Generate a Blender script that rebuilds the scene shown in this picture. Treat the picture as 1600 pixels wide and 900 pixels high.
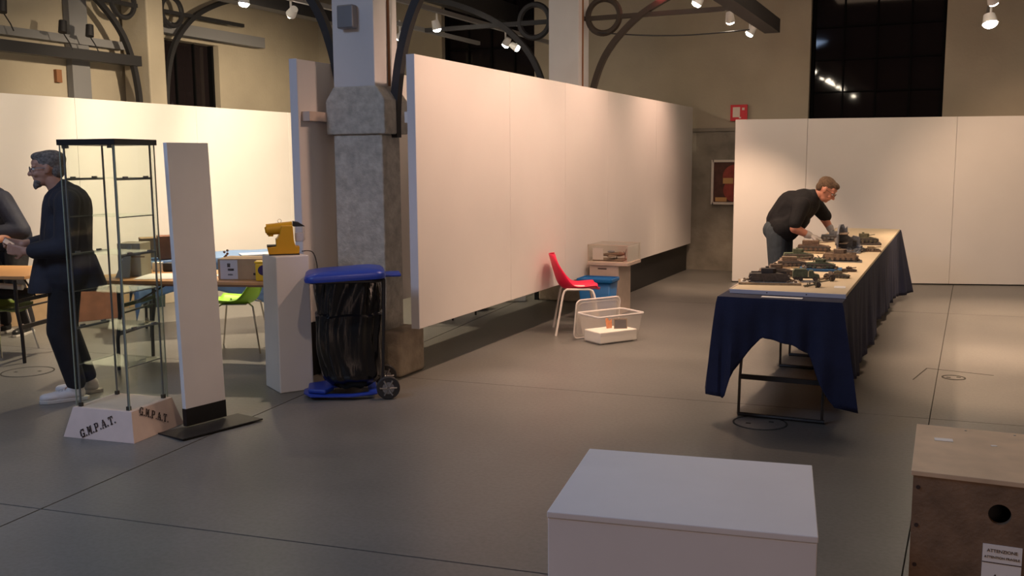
import bpy, bmesh, math, random
from mathutils import Vector, Matrix, Euler
random.seed(7)
R = math.radians
for o in list(bpy.data.objects): bpy.data.objects.remove(o)
SC = bpy.context.scene
COL = SC.collection

# ---------------------------------------------------------------- camera
CAMH, PITCH, ROLL, YAW = 1.65, R(7.5), R(0.4), R(24.8)
cam = bpy.data.cameras.new('camera'); cam.sensor_width = 36; cam.lens = 1500/1600*36
cam.clip_start = .05; cam.clip_end = 100
co = bpy.data.objects.new('camera', cam); COL.objects.link(co)
co.matrix_world = (Matrix.Translation((0, 0, CAMH)) @ Matrix.Rotation(YAW, 4, 'Z')
                   @ Matrix.Rotation(math.pi/2-PITCH, 4, 'X') @ Matrix.Rotation(-ROLL, 4, 'Z'))
SC.camera = co
# ---------------------------------------------------------------- world, exposure
w = bpy.data.worlds.new('world'); SC.world = w; w.use_nodes = True
w.node_tree.nodes['Background'].inputs[0].default_value = (.55, .6, .8, 1)
w.node_tree.nodes['Background'].inputs[1].default_value = .004
SC.view_settings.view_transform = 'Standard'; SC.view_settings.look = 'None'
SC.view_settings.gamma = 1; SC.view_settings.use_curve_mapping = False
SC.view_settings.exposure = 0.75

def area(name, loc, aim, size, energy, color):
    l = bpy.data.lights.new(name, 'AREA'); l.shape = 'RECTANGLE'; l.size, l.size_y = size
    l.energy = energy; l.color = color
    o = bpy.data.objects.new(name, l); COL.objects.link(o); o.location = loc
    o.rotation_euler = (Vector(aim)-Vector(loc)).to_track_quat('-Z', 'Y').to_euler()
    return o
# cool tube lighting of the hall behind the camera, and the dim warm hall light high under the roof
area('cool_hall_light', (-4.5, .5, 4.92), (-3.6, 1.2, 0), (2.2, 3.2), 150, (.50, .67, 1.0))
area('warm_rear_light', (2.2, -4.5, 2.8), (-.6, 2.2, .5), (2, 1.5), 42, (1.0, .66, .50))
area('warm_hall_light', (-.5, 9.0, 4.95), (-.5, 9.0, 0), (4, 4), 50, (1.0, .70, .48))
area('left_hall_light', (-7.0, 7.0, 4.95), (-7.0, 7.0, 0), (3, 5), 24, (1.0, .84, .62))
SPOTS = [  # x, y, z, aim, energy, half-angle deg, colour, kind, label
]

# ---------------------------------------------------------------- materials
MATS = {}
def mat(name, col, rough=.6, metal=0, noise=0, scale=8, bump=0, bscale=60, emit=None, spec=.5, trans=0, alpha=1, coat=0, stretch=None):
    if name in MATS: return MATS[name]
    m = bpy.data.materials.new(name); m.use_nodes = True; nt = m.node_tree; b = nt.nodes['Principled BSDF']
    b.inputs['Base Color'].default_value = (*col, 1); b.inputs['Roughness'].default_value = rough
    b.inputs['Metallic'].default_value = metal; b.inputs['Specular IOR Level'].default_value = spec
    if coat: b.inputs['Coat Weight'].default_value = coat
    if trans: b.inputs['Transmission Weight'].default_value = trans
    if alpha < 1: b.inputs['Alpha'].default_value = alpha
    tc = nt.nodes.new('ShaderNodeTexCoord'); vec = tc.outputs['Object']
    if stretch:
        mp = nt.nodes.new('ShaderNodeMapping'); mp.inputs['Scale'].default_value = stretch
        nt.links.new(vec, mp.inputs[0]); vec = mp.outputs[0]
    if noise:
        n = nt.nodes.new('ShaderNodeTexNoise'); n.inputs['Scale'].default_value = scale; n.inputs['Detail'].default_value = 6
        nt.links.new(vec, n.inputs['Vector'])
        r = nt.nodes.new('ShaderNodeValToRGB')
        r.color_ramp.elements[0].position = .3; r.color_ramp.elements[1].position = .7
        r.color_ramp.elements[0].color = (*[max(0, c*(1-noise)) for c in col], 1)
        r.color_ramp.elements[1].color = (*[min(1, c*(1+noise)) for c in col], 1)
        nt.links.new(n.outputs[0], r.inputs[0]); nt.links.new(r.outputs[0], b.inputs['Base Color'])
    if bump:
        n2 = nt.nodes.new('ShaderNodeTexNoise'); n2.inputs['Scale'].default_value = bscale; n2.inputs['Detail'].default_value = 4
        nt.links.new(vec, n2.inputs['Vector'])
        bp = nt.nodes.new('ShaderNodeBump'); bp.inputs['Strength'].default_value = bump; bp.inputs['Distance'].default_value = .02
        nt.links.new(n2.outputs[0], bp.inputs['Height']); nt.links.new(bp.outputs[0], b.inputs['Normal'])
    if emit:
        b.inputs['Emission Color'].default_value = (*emit[0], 1); b.inputs['Emission Strength'].default_value = emit[1]
    MATS[name] = m
    return m

def floor_mat():
    m = bpy.data.materials.new('polished_concrete'); m.use_nodes = True; nt = m.node_tree; b = nt.nodes['Principled BSDF']
    tc = nt.nodes.new('ShaderNodeTexCoord')
    n1 = nt.nodes.new('ShaderNodeTexNoise'); n1.inputs['Scale'].default_value = .55; n1.inputs['Detail'].default_value = 8; n1.inputs['Roughness'].default_value = .6
    n2 = nt.nodes.new('ShaderNodeTexNoise'); n2.inputs['Scale'].default_value = 45; n2.inputs['Detail'].default_value = 3
    nt.links.new(tc.outputs['Object'], n1.inputs['Vector']); nt.links.new(tc.outputs['Object'], n2.inputs['Vector'])
    r1 = nt.nodes.new('ShaderNodeValToRGB'); e = r1.color_ramp.elements
    e[0].position = .33; e[0].color = (.125, .124, .118, 1); e[1].position = .68; e[1].color = (.205, .20, .188, 1)
    nt.links.new(n1.outputs[0], r1.inputs[0])
    mx = nt.nodes.new('ShaderNodeMix'); mx.data_type = 'RGBA'; mx.blend_type = 'MULTIPLY'; mx.inputs[0].default_value = .35
    r2 = nt.nodes.new('ShaderNodeValToRGB'); r2.color_ramp.elements[0].position = .35; r2.color_ramp.elements[0].color = (.6, .6, .6, 1); r2.color_ramp.elements[1].position = .6
    nt.links.new(n2.outputs[0], r2.inputs[0]); nt.links.new(r1.outputs[0], mx.inputs[6]); nt.links.new(r2.outputs[0], mx.inputs[7])
    nt.links.new(mx.outputs[2], b.inputs['Base Color'])
    mr = nt.nodes.new('ShaderNodeMapRange'); mr.inputs[3].default_value = .27; mr.inputs[4].default_value = .44
    nt.links.new(n1.outputs[0], mr.inputs[0]); nt.links.new(mr.outputs[0], b.inputs['Roughness'])
    bp = nt.nodes.new('ShaderNodeBump'); bp.inputs['Strength'].default_value = .05; bp.inputs['Distance'].default_value = .01
    nt.links.new(n2.outputs[0], bp.inputs['Height']); nt.links.new(bp.outputs[0], b.inputs['Normal'])
    MATS['floor'] = m; return m

def glass_mat(name, tint, rough=.03, haze=0, hazecol=(1, 1, 1)):
    m = bpy.data.materials.new(name); m.use_nodes = True; nt = m.node_tree
    for n in list(nt.nodes): nt.nodes.remove(n)
    out = nt.nodes.new('ShaderNodeOutputMaterial'); t = nt.nodes.new('ShaderNodeBsdfTransparent'); t.inputs[0].default_value = (*tint, 1)
    g = nt.nodes.new('ShaderNodeBsdfGlossy'); g.inputs['Roughness'].default_value = rough; g.inputs[0].default_value = (.9, .95, .92, 1)
    lw = nt.nodes.new('ShaderNodeLayerWeight'); lw.inputs[0].default_value = .5
    pw = nt.nodes.new('ShaderNodeMath'); pw.operation = 'POWER'; nt.links.new(lw.outputs['Facing'], pw.inputs[0]); pw.inputs[1].default_value = 5
    f = nt.nodes.new('ShaderNodeMath'); f.operation = 'MULTIPLY_ADD'; nt.links.new(pw.outputs[0], f.inputs[0]); f.inputs[1].default_value = .4; f.inputs[2].default_value = .025
    mx = nt.nodes.new('ShaderNodeMixShader'); nt.links.new(f.outputs[0], mx.inputs[0]); last = t.outputs[0]
    if haze:
        d = nt.nodes.new('ShaderNodeBsdfDiffuse'); d.inputs[0].default_value = (*hazecol, 1)
        tl = nt.nodes.new('ShaderNodeBsdfTranslucent'); tl.inputs[0].default_value = (*hazecol, 1)
        a = nt.nodes.new('ShaderNodeMixShader'); a.inputs[0].default_value = .4
        nt.links.new(d.outputs[0], a.inputs[1]); nt.links.new(tl.outputs[0], a.inputs[2])
        h = nt.nodes.new('ShaderNodeMixShader'); h.inputs[0].default_value = haze
        nt.links.new(last, h.inputs[1]); nt.links.new(a.outputs[0], h.inputs[2]); last = h.outputs[0]
    nt.links.new(last, mx.inputs[1]); nt.links.new(g.outputs[0], mx.inputs[2]); nt.links.new(mx.outputs[0], out.inputs[0])
    MATS[name] = m; return m

# ---------------------------------------------------------------- mesh builder
class B:
    def __init__(s): s.v = []; s.f = []; s.sm = []
    def add(s, vs, fs, smooth=False):
        k = len(s.v); s.v += [tuple(v) for v in vs]; s.f += [tuple(i+k for i in f) for f in fs]; s.sm += [smooth]*len(fs); return s
    def box(s, c, size, rot=0, M=None):
        x, y, z = [d/2 for d in size]
        vs = [Vector((sx*x, sy*y, sz*z)) for sz in (-1, 1) for sx, sy in ((-1, -1), (1, -1), (1, 1), (-1, 1))]
        if M is None: M = Matrix.Rotation(rot, 3, 'Z')
        vs = [M @ v + Vector(c) for v in vs]
        return s.add(vs, [(3, 2, 1, 0), (4, 5, 6, 7), (0, 1, 5, 4), (1, 2, 6, 5), (2, 3, 7, 6), (3, 0, 4, 7)])
    def cyl(s, p0, p1, r0, r1=None, n=16, cap=True, smooth=True):
        if r1 is None: r1 = r0
        p0, p1 = Vector(p0), Vector(p1); d = (p1-p0).normalized()
        a = d.orthogonal().normalized(); b = d.cross(a)
        vs = []
        for p, r in ((p0, r0), (p1, r1)):
            for i in range(n):
                t = 2*math.pi*i/n; vs.append(p + (a*math.cos(t)+b*math.sin(t))*r)
        s.add(vs, [(i, (i+1) % n, n+(i+1) % n, n+i) for i in range(n)], smooth)
        if cap:
            s.add(vs, [tuple(range(n-1, -1, -1)), tuple(range(n, 2*n))])
        return s
    def tube(s, path, r, n=8, closed=False, squash=None):
        P = [Vector(p) for p in path]; m = len(P); vs = []
        up = None
        for i, p in enumerate(P):
            if closed: d = (P[(i+1) % m]-P[i-1]).normalized()
            else: d = (P[min(i+1, m-1)]-P[max(i-1, 0)]).normalized()
            if up is None: up = d.orthogonal().normalized() if squash is None else Vector(squash[2])
            a = (up - d*up.dot(d)).normalized(); b = d.cross(a); up = a if squash is None else up
            rr = r[i] if isinstance(r, (list, tuple)) else r
            ra, rb = (rr, rr) if squash is None else (squash[0], squash[1])
            for k in range(n):
                t = 2*math.pi*(k+.5)/n; vs.append(p + a*math.cos(t)*ra + b*math.sin(t)*rb)
        fs = []
        for i in range(m if closed else m-1):
            j = (i+1) % m
            for k in range(n): fs.append((i*n+k, i*n+(k+1) % n, j*n+(k+1) % n, j*n+k))
        s.add(vs, fs, n > 4)
        if not closed: s.add(vs, [tuple(range(n-1, -1, -1)), tuple(range((m-1)*n, m*n))])
        return s
    def prism(s, poly, z0, z1, M=None, smooth=False):
        n = len(poly); vs = [Vector((x, y, z0)) for x, y in poly]+[Vector((x, y, z1)) for x, y in poly]
        if M is not None: vs = [M @ v for v in vs]
        return s.add(vs, [tuple(range(n-1, -1, -1)), tuple(range(n, 2*n))]+[(i, (i+1) % n, n+(i+1) % n, n+i) for i in range(n)], smooth)
    def lathe(s, prof, c=(0, 0, 0), n=24, M=None):
        vs = []; m = len(prof)
        for r, z in prof:
            for i in range(n):
                t = 2*math.pi*i/n; v = Vector((r*math.cos(t), r*math.sin(t), z))
                if M is not None: v = M @ v
                vs.append(v+Vector(c))
        return s.add(vs, [(i*n+k, i*n+(k+1) % n, (i+1)*n+(k+1) % n, (i+1)*n+k) for i in range(m-1) for k in range(n)], True)
    def ball(s, c, r, n=12, M=None):
        if not isinstance(r, (tuple, list)): r = (r, r, r)
        vs = []; m = n//2
        for j in range(m+1):
            ph = math.pi*j/m
            for i in range(n):
                t = 2*math.pi*i/n; v = Vector((r[0]*math.sin(ph)*math.cos(t), r[1]*math.sin(ph)*math.sin(t), r[2]*math.cos(ph)))
                if M is not None: v = M @ v
                vs.append(v+Vector(c))
        return s.add(vs, [(j*n+i, (j+1)*n+i, (j+1)*n+(i+1) % n, j*n+(i+1) % n) for j in range(m) for i in range(n)], True)
    def grid(s, fn, nu, nv, smooth=True):
        vs = [fn(i/nu, j/nv) for j in range(nv+1) for i in range(nu+1)]
        return s.add(vs, [(j*(nu+1)+i, j*(nu+1)+i+1, (j+1)*(nu+1)+i+1, (j+1)*(nu+1)+i) for j in range(nv) for i in range(nu)], smooth)
    def build(s, name, m=None, parent=None, bevel=0, solid=0, loc=None, rot=None, seg=2):
        me = bpy.data.meshes.new(name); me.from_pydata(s.v, [], s.f); me.validate(verbose=False)
        bm = bmesh.new(); bm.from_mesh(me); bmesh.ops.remove_doubles(bm, verts=bm.verts, dist=1e-6)
        bmesh.ops.dissolve_degenerate(bm, edges=bm.edges, dist=1e-7)
        if not solid: bmesh.ops.recalc_face_normals(bm, faces=bm.faces)
        anysm = any(s.sm)
        if anysm:
            for f in bm.faces: f.smooth = True
        bm.to_mesh(me); bm.free()
        if anysm: me.set_sharp_from_angle(angle=R(40))
        if m: me.materials.append(MATS[m] if isinstance(m, str) else m)
        o = bpy.data.objects.new(name, me); COL.objects.link(o)
        if parent: o.parent = parent
        if loc is not None: o.location = loc
        if rot is not None: o.rotation_euler = rot if isinstance(rot, (tuple, Euler)) else (0, 0, rot)
        if solid:
            md = o.modifiers.new('solid', 'SOLIDIFY'); md.thickness = solid; md.offset = 0
        if bevel:
            md = o.modifiers.new('bevel', 'BEVEL'); md.width = bevel; md.segments = seg; md.limit_method = 'ANGLE'; md.angle_limit = R(50)
        return o

def tag(o, label=None, cat=None, group=None, kind=None):
    if label: o['label'] = label
    if cat: o['category'] = cat
    if group: o['group'] = group
    if kind: o['kind'] = kind
    return o
def thing(name, label, cat, loc=(0, 0, 0), rz=0, group=None):
    o = bpy.data.objects.new(name, None); COL.objects.link(o); o.location = loc
    o.rotation_euler = rz if isinstance(rz, tuple) else (0, 0, rz); o.empty_display_size = .1
    return tag(o, label, cat, group)
def children(o): return [c for c in bpy.data.objects if c.parent == o]
def copy_tree(o, parent=None):
    c = o.copy(); COL.objects.link(c)
    if parent: c.parent = parent
    for ch in children(o): copy_tree(ch, c)
    return c

# lump: overlapping capsules / ellipsoids fused into one continuous surface
def lump(name, prims, voxel, m, parent=None, smooth=6, label=None, zmin=None):
    b = B()
    for p in prims:
        if p[0] == 'c':
            _, p0, p1, r0, r1 = p[:5]; sq = p[5] if len(p) > 5 else None
            p0, p1 = Vector(p0), Vector(p1); L = max(1, int((p1-p0).length/ (max(r0, r1)*.5)))
            n = 14; d = (p1-p0).normalized(); a = d.orthogonal().normalized() if sq is None else (Vector(sq[0])-d*Vector(sq[0]).dot(d)).normalized()
            c = d.cross(a); k1 = 1 if sq is None else sq[1]
            rows = []
            for i in range(5): t = -math.pi/2+math.pi/2*i/4; rows.append((0, r0, t))
            for i in range(5): t = math.pi/2*i/4; rows.append((1, r1, t))
            vs = []
            for e, r, t in rows:
                cen = (p1 if e else p0)+d*math.sin(t)*r*(1 if sq is None else k1 if k1<1 else 1)
                for i in range(n):
                    u = 2*math.pi*i/n; vs.append(cen+(a*math.cos(u)*k1+c*math.sin(u))*r*max(math.cos(t), .02))
            b.add(vs, [(j*n+i, j*n+(i+1) % n, (j+1)*n+(i+1) % n, (j+1)*n+i) for j in range(len(rows)-1) for i in range(n)]+[tuple(range(n-1, -1, -1)), tuple(range((len(rows)-1)*n, len(rows)*n))])
        else:
            _, cc, rr = p[:3]; M = Euler(p[3]).to_matrix() if len(p) > 3 else None
            b.ball(cc, rr, 16, M)
    me = bpy.data.meshes.new(name); me.from_pydata(b.v, [], b.f)
    bm = bmesh.new(); bm.from_mesh(me); bmesh.ops.remove_doubles(bm, verts=bm.verts, dist=1e-5)
    bmesh.ops.recalc_face_normals(bm, faces=bm.faces); bm.to_mesh(me); bm.free()
    o = bpy.data.objects.new(name, me); COL.objects.link(o)
    r = o.modifiers.new('r', 'REMESH'); r.mode = 'VOXEL'; r.voxel_size = voxel
    s = o.modifiers.new('s', 'SMOOTH'); s.iterations = smooth; s.factor = .5
    dg = bpy.context.evaluated_depsgraph_get(); dg.update()
    me2 = bpy.data.meshes.new_from_object(o.evaluated_get(dg)); o.modifiers.clear(); o.data = me2
    bpy.data.meshes.remove(me)
    if zmin is not None:
        for v in me2.vertices:
            if v.co.z < zmin: v.co.z = zmin-.002*(zmin-v.co.z)
    for f in me2.polygons: f.use_smooth = True
    me2.materials.clear(); me2.materials.append(MATS[m])
    me2.name = name
    if parent: o.parent = parent
    if label: o['label'] = label
    return o

floor_mat()
mat('subfloor', (.035, .034, .03), .9)
mat('wall_paint', (.40, .35, .27), .85, noise=.08, scale=1.5, bump=.15, bscale=25)
mat('wall_concrete', (.27, .245, .205), .85, noise=.3, scale=3, bump=.3, bscale=20)
mat('col_concrete', (.50, .48, .43), .85, noise=.22, scale=16, bump=.6, bscale=35)
mat('col_paint', (.66, .66, .68), .8, noise=.04, scale=3)
mat('plinth_concrete', (.42, .35, .27), .85, noise=.22, scale=8, bump=.4, bscale=30)
mat('ceiling_dark', (.05, .05, .052), .9)
mat('iron', (.03, .029, .032), .55, metal=.3)
mat('iron_brown', (.05, .036, .026), .6)
mat('rust', (.25, .11, .05), .8)
mat('grey_metal', (.22, .22, .23), .5, metal=.5)
mat('grey_paint', (.2, .2, .21), .7)
mat('steel', (.5, .5, .5), .3, metal=1)
mat('white_panel', (.80, .77, .75), .6, noise=.03, scale=1.2)
mat('white_paint', (.80, .79, .80), .5, noise=.03, scale=3)
mat('panel_edge_cool', (.70, .71, .78), .6)  # blue tint puts the cool light on the panel ends into the colour
mat('black_board', (.012, .012, .013), .45)
mat('night_glass', (.012, .009, .010), .04, spec=.35)
mat('window_bar', (.003, .003, .0035), .8, spec=.1)
mat('raw_wood', (.36, .27, .19), .7, noise=.12, scale=30, bump=.2, bscale=80)
mat('pale_wood', (.62, .50, .42), .65, noise=.06, scale=12)
mat('lamp_white', (.7, .7, .7), .4)
mat('lamp_glow', (1, 1, 1), .4, emit=((1, .86, .66), 60))
mat('lamp_glow_strong', (1, 1, 1), .4, emit=((1, .82, .58), 160))
mat('red_glow', (1, .1, .08), .4, emit=((1, .12, .12), 12))
mat('ink', (.035, .02, .018), .7)
mat('black_plastic', (.015, .015, .017), .4)
# ================================================================ structure
def struct(o): o['kind'] = 'structure'; return o
fl = struct(B().box((-3.5, 3, -.08), (27, 29, .12)).build('floor', 'subfloor'))
# concrete slabs cut by the sawn expansion joints (8 mm gaps)
def clip(poly, p, n):  # keep side n.(x-p) > 0
    out = []
    for i in range(len(poly)):
        a, b = Vector(poly[i]), Vector(poly[(i+1) % len(poly)]); da, db = (a-p).dot(n), (b-p).dot(n)
        if da >= 0: out.append(a)
        if (da > 0) != (db > 0): out.append(a+(b-a)*(da/(da-db)))
    return out
g = .005
slabs = [[Vector((-17, -11)), Vector((10, -11)), Vector((10, 17.5)), Vector((-17, 17.5))]]
def cut(p, q, g=.005):
    global slabs
    p, q = Vector(p), Vector(q); d = (q-p).normalized(); n = Vector((-d.y, d.x)); out = []
    for s in slabs:
        for sg in (1, -1):
            c = clip(s, p+n*sg*g, n*sg)
            if len(c) > 2: out.append(c)
    slabs = out
cut((-3.925, 2.857), (-4.221, 5.726))
cut((-4.198, 3.066), (-1.573, 3.385))
cut((-3.772, 6.264), (-.287, 6.534), .003)
cut((-.14, 2.9), (.02, 14), .003)
cut((-3.7, 10.9), (0, 11.2), .003)
for s in slabs:
    B().prism([(v.x, v.y) for v in s], -.03, 0).build('slab', 'floor', fl)

YB, XL = 14.4, -10.4
# back wall with two tall openings, left wall with one
def wall_y(name, y, segs, th, m):
    b = B()
    for x0, x1, z0, z1 in segs: b.box(((x0+x1)/2, y+th/2, (z0+z1)/2), (x1-x0, th, z1-z0))
    return struct(b.build(name, m))
H = 5.0
W1 = (-7.91, -6.23); W2 = (-1.98, -.23)
wb = wall_y('wall_back', YB, [(XL-.3, W1[0], 2.12, H), (W1[1], W2[0], 2.12, H), (W2[1], 6, 2.12, H), (W1[0], W1[1], 4.7, H), (W2[0], W2[1], 4.7, H)], .35, 'wall_paint')
wall_c = B()
for x0, x1 in ((XL-.3, 6),): wall_c.box(((x0+x1)/2, YB+.18, 1.04), (x1-x0, .36, 2.08))
wall_c.build('concrete_dado', 'wall_concrete', wb)
B().box(((XL+6)/2, YB+.165, 2.10), (16.6, .38, .05)).build('dado_moulding', 'wall_concrete', wb)
for k, (a, b_) in enumerate((W1, W2)):
    wn = struct(B().box(((a+b_)/2, YB+.2, 3.41), (b_-a, .03, 2.58)).build('window_%d' % (k+1), 'night_glass'))
    fr = B()
    for x in (a+.02, b_-.02): fr.box((x, YB+.15, 3.41), (.05, .08, 2.58))
    fr.box(((a+b_)/2, YB+.15, 2.15), (b_-a, .08, .06)); fr.build('window_frame', 'window_bar', wn)
    for i in range(1, 4): B().box((a+(b_-a)*i/4, YB+.17, 3.41), (.022, .04, 2.58)).build('glazing_bar', 'window_bar', wn)
    for i in range(1, 6): B().box(((a+b_)/2, YB+.17, 2.15+.45*i), (b_-a, .035, .02)).build('glazing_bar', 'window_bar', wn)
W3 = (10.7, 11.82)
b = B()
for y0, y1, z0, z1 in ((-10, W3[0], 0, H), (W3[1], YB, 0, H), (W3[0], W3[1], 0, 2.0), (W3[0], W3[1], 3.44, H)):
    b.box((XL-.15, (y0+y1)/2, (z0+z1)/2), (.3, y1-y0, z1-z0))
wl = struct(b.build('wall_left', 'wall_paint'))
wn = struct(B().box((XL-.2, sum(W3)/2, 2.72), (.03, 1.12, 1.44)).build('window_3', 'night_glass'))
for y in (W3[0]+.02, W3[1]-.02): B().box((XL-.14, y, 2.72), (.08, .04, 1.44)).build('window_frame', 'window_bar', wn)
for i in (1, 2): B().box((XL-.16, W3[0]+1.12*i/3, 2.72), (.04, .02, 1.44)).build('glazing_bar', 'window_bar', wn)
struct(B().box((6.15, 2.2, H/2), (.3, 24.8, H)).build('wall_right', 'wall_paint'))
struct(B().box((-2.2, -10.1, H/2), (17, .3, H)).build('wall_front', 'wall_paint'))
struct(B().box((-2.2, 2.2, H+.1), (17, 25, .2)).build('ceiling', 'ceiling_dark'))
# wall pilaster on the left wall
pl = tag(B().box((-10.08, 10.0, H/2), (.46, .3, H)).build('pilaster', 'wall_paint', bevel=.02), 'beige pilaster standing out from the left rear wall beside the dark window', 'pilaster')

# columns -----------------------------------------------------------
ARC = [(.236, 1.84), (.238, 2.0), (.255, 2.2), (.30, 2.45), (.38, 2.7), (.48, 2.89), (.63, 3.07), (.85, 3.26), (1.12, 3.41), (1.5, 3.56), (1.9, 3.66)]
def smooth_path(pts, n=4):
    out = []
    for i in range(len(pts)-1):
        p0 = Vector(pts[max(i-1, 0)]); p1 = Vector(pts[i]); p2 = Vector(pts[i+1]); p3 = Vector(pts[min(i+2, len(pts)-1)])
        for k in range(n):
            t = k/n
            out.append(.5*((2*p1)+(-p0+p2)*t+(2*p0-5*p1+4*p2-p3)*t*t+(-p0+3*p1-3*p2+p3)*t**3))
    out.append(Vector(pts[-1])); return out
def bracket(name, label, base, sgn, axis='x', m='iron', ring=True):
    t = thing(name, label, 'bracket', base)
    def P(u, z): return (sgn*u, 0, z) if axis == 'x' else (0, sgn*u, z)
    nrm = (0, 1, 0) if axis == 'x' else (1, 0, 0)
    B().tube(smooth_path([P(u, z) for u, z in ARC], 4), .04, 4, squash=(.045, .045, nrm)).build('curved_arm', m, t)
    c = Vector(P(.43, 3.286))
    pts = []
    for i in range(36):
        a = 2*math.pi*i/36; pts.append(c+Vector(P(.19*math.cos(a), 0))+Vector((0, 0, .19*math.sin(a))))
    if ring: B().tube(pts, .03, 6, closed=True, squash=(.035, .035, nrm)).build('ring', m, t)
    B().tube([P(.20, 3.27), P(1.9, 3.27)], .03, 4, squash=(.035, .035, nrm)).build('tie_bar', m, t)
    return t
def column(name, label, x, y, plinth=True):
    t = thing(name, label, 'column', (x, y, 0))
    if plinth: B().box((.02, .18, .18), (.68, .38, .36)).build('plinth', 'plinth_concrete', t, bevel=.025, seg=3)
    B().box((0, .16, 1.1), (.44, .26, 1.53)).build('shaft', 'col_concrete', t, bevel=.012)
    s = Matrix.Rotation(math.pi/2, 3, 'X')
    prof = [(-.265, 1.865), (.265, 1.865), (.265, 2.12), (.19, 2.225), (-.19, 2.225), (-.265, 2.12)]
    B().prism([(a, z) for a, z in prof], -.34, -.0, M=Matrix(((1, 0, 0), (0, 0, -1), (0, 1, 0)))).build('capital', 'col_concrete', t, bevel=.012)
    B().box((0, .17, 3.6), (.37, .33, 2.76)).build('upper_shaft', 'col_paint', t, bevel=.006)
    return t
c1 = column('column', 'grey concrete column with capital and white upper shaft behind the black rubbish bag', -4.18, 6.22)
B().cyl((.19, .2, 2.23), (.19, .2, 4.9), .012, n=8).build('rust_pipe', 'rust', c1)
jb = B().box((-.02, -.035, 2.73), (.14, .07, .17)).build('junction_box', 'grey_metal', c1, bevel=.01)
c2 = column('column', 'farther column with pinkish painted shaft rising above the long partition', -4.18, 10.5)
B().cyl((.19, .12, 2.3), (.19, .12, 4.9), .012, n=8).build('rust_pipe', 'rust', c2)
bracket('iron_bracket', 'black curved iron bracket right of the near column, passing behind the partition corner', (-4.18, 6.42, 0), 1)
bracket('iron_bracket', 'black curved iron bracket left of the near column', (-4.18, 6.42, 0), -1)
bracket('iron_bracket', 'dark iron bracket with a full ring right of the farther pinkish column', (-4.18, 10.66, 0), 1, m='iron_brown')
bracket('iron_bracket', 'dark iron bracket with ring left of the farther pinkish column', (-4.18, 10.66, 0), -1)
bracket('iron_bracket', 'black curved iron bracket right of the beige pilaster beside the dark window', (-9.95, 9.98, .45), 1, 'y')
bracket('iron_bracket', 'black curved iron bracket left of the beige pilaster', (-9.95, 9.98, .45), -1, 'y')

# exhibition partitions ----------------------------------------------
def run(root, x, y0, y1, z0, z1, th, cuts, m='white_panel'):
    ys = [y0]+cuts+[y1]
    for a, b_ in zip(ys[:-1], ys[1:]):
        B().box((x, (a+b_)/2, (z0+z1)/2), (th, b_-a-.004, z1-z0)).build('panel', m, root, bevel=.002, seg=1)
big = thing('partition_wall', 'long white exhibition partition raised off the floor, running back from the column', 'partition')
run(big, -3.655, 6.18, 14.3, .405, 2.43, .066, [7.82, 9.15, 10.47, 12.4])
B().box((-3.654, 6.174, 1.4175), (.068, .008, 2.025)).build('end_edge', 'panel_edge_cool', big)
for y in (8.6, 10.6, 12.6): B().box((-3.72, y, 1.4), (.05, .06, 1.95)).build('stud', 'raw_wood', big)
for y in (6.2,): B().box((-3.71, y+.05, 1.98), (.04, .1, .08)).build('bracket_block', 'white_paint', big)
lp = thing('partition_wall', 'narrow-seen partition with pale end edge left of the concrete column', 'partition')
run(lp, -4.535, 5.96, 14.3, .42, 2.42, .05, [7.8, 9.6, 11.4, 13])
B().box((-4.533, 5.953, 1.42), (.068, .012, 2.0)).build('end_edge', 'panel_edge_cool', lp)
B().box((-4.47, 6.7, 2.0), (.07, 1.4, .07)).build('batten', 'pale_wood', lp)
B().box((-4.53, 6.02, .21), (.05, .35, .42)).build('black_foot', 'black_board', lp)
B().box((-4.53, 12.4, .21), (.05, 3.8, .42)).build('black_skirting', 'black_board', lp)
B().box((-3.70, 12.7, .235), (.03, 3.2, .47)).build('black_skirting', 'black_board', big)
lb = thing('partition_wall', 'brightly lit white partition closing the left room behind the tables', 'partition')
run(lb, -9.53, 1.0, 14.0, 0.02, 2.43, .06, [2.2, 4.2, 6.25, 8.3, 10.3, 12.3])
rp = thing('partition_wall', 'low white partition across the right rear behind the bending man', 'partition', (-2.726, 13.05, 0), R(15.4))
for a, b_ in ((0, .93), (.93, 2.79), (2.79, 4.7), (4.7, 6.6)):
    B().box(((a+b_)/2, .03, 1.10), (b_-a-.004, .06, 2.17)).build('panel', 'white_panel', rp, bevel=.002, seg=1)
B().box((3.3, .035, .008), (6.6, .04, .014)).build('bottom_shadow_gap', 'black_board', rp)

# overhead tracks and beams -----------------------------------------
def bar(name, label, cat, x, y0, y1, z, wd, h, m): return tag(B().box((x, (y0+y1)/2, z), (wd, y1-y0, h)).build(name, m), label, cat)
bar('lighting_track', 'thin lighting track carrying the spotlights over the long partition', 'track', -5.60, 7, 14.2, 3.40, .05, .05, 'grey_metal')
bar('lighting_track', 'thin lighting track over the left room with two lit spotlights', 'track', -6.42, 4, 12.8, 3.36, .05, .05, 'grey_metal')
bar('lighting_track', 'thin lighting track high right of centre carrying two lit spotlights', 'track', -2.42, -9, 14.0, 3.42, .04, .04, 'grey_metal')
bar('cable_tray', 'dark box-section cable tray ending in mid air at upper right', 'tray', -2.12, 1, 12.15, 3.25, .18, .16, 'iron')
bar('lighting_track', 'thin lighting track over the table with the bright spotlight at far right', 'track', .24, -9, 14.0, 3.42, .04, .04, 'grey_metal')
bar('cable_tray', 'dark horizontal cable tray across the upper left corner', 'tray', -9.95, 2, 9.75, 3.0, .14, .13, 'iron')
bar('roof_beam', 'grey horizontal beam above the dark window at upper left', 'beam', -10.2, 10.3, 12.6, 3.55, .14, .16, 'grey_paint')
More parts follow.
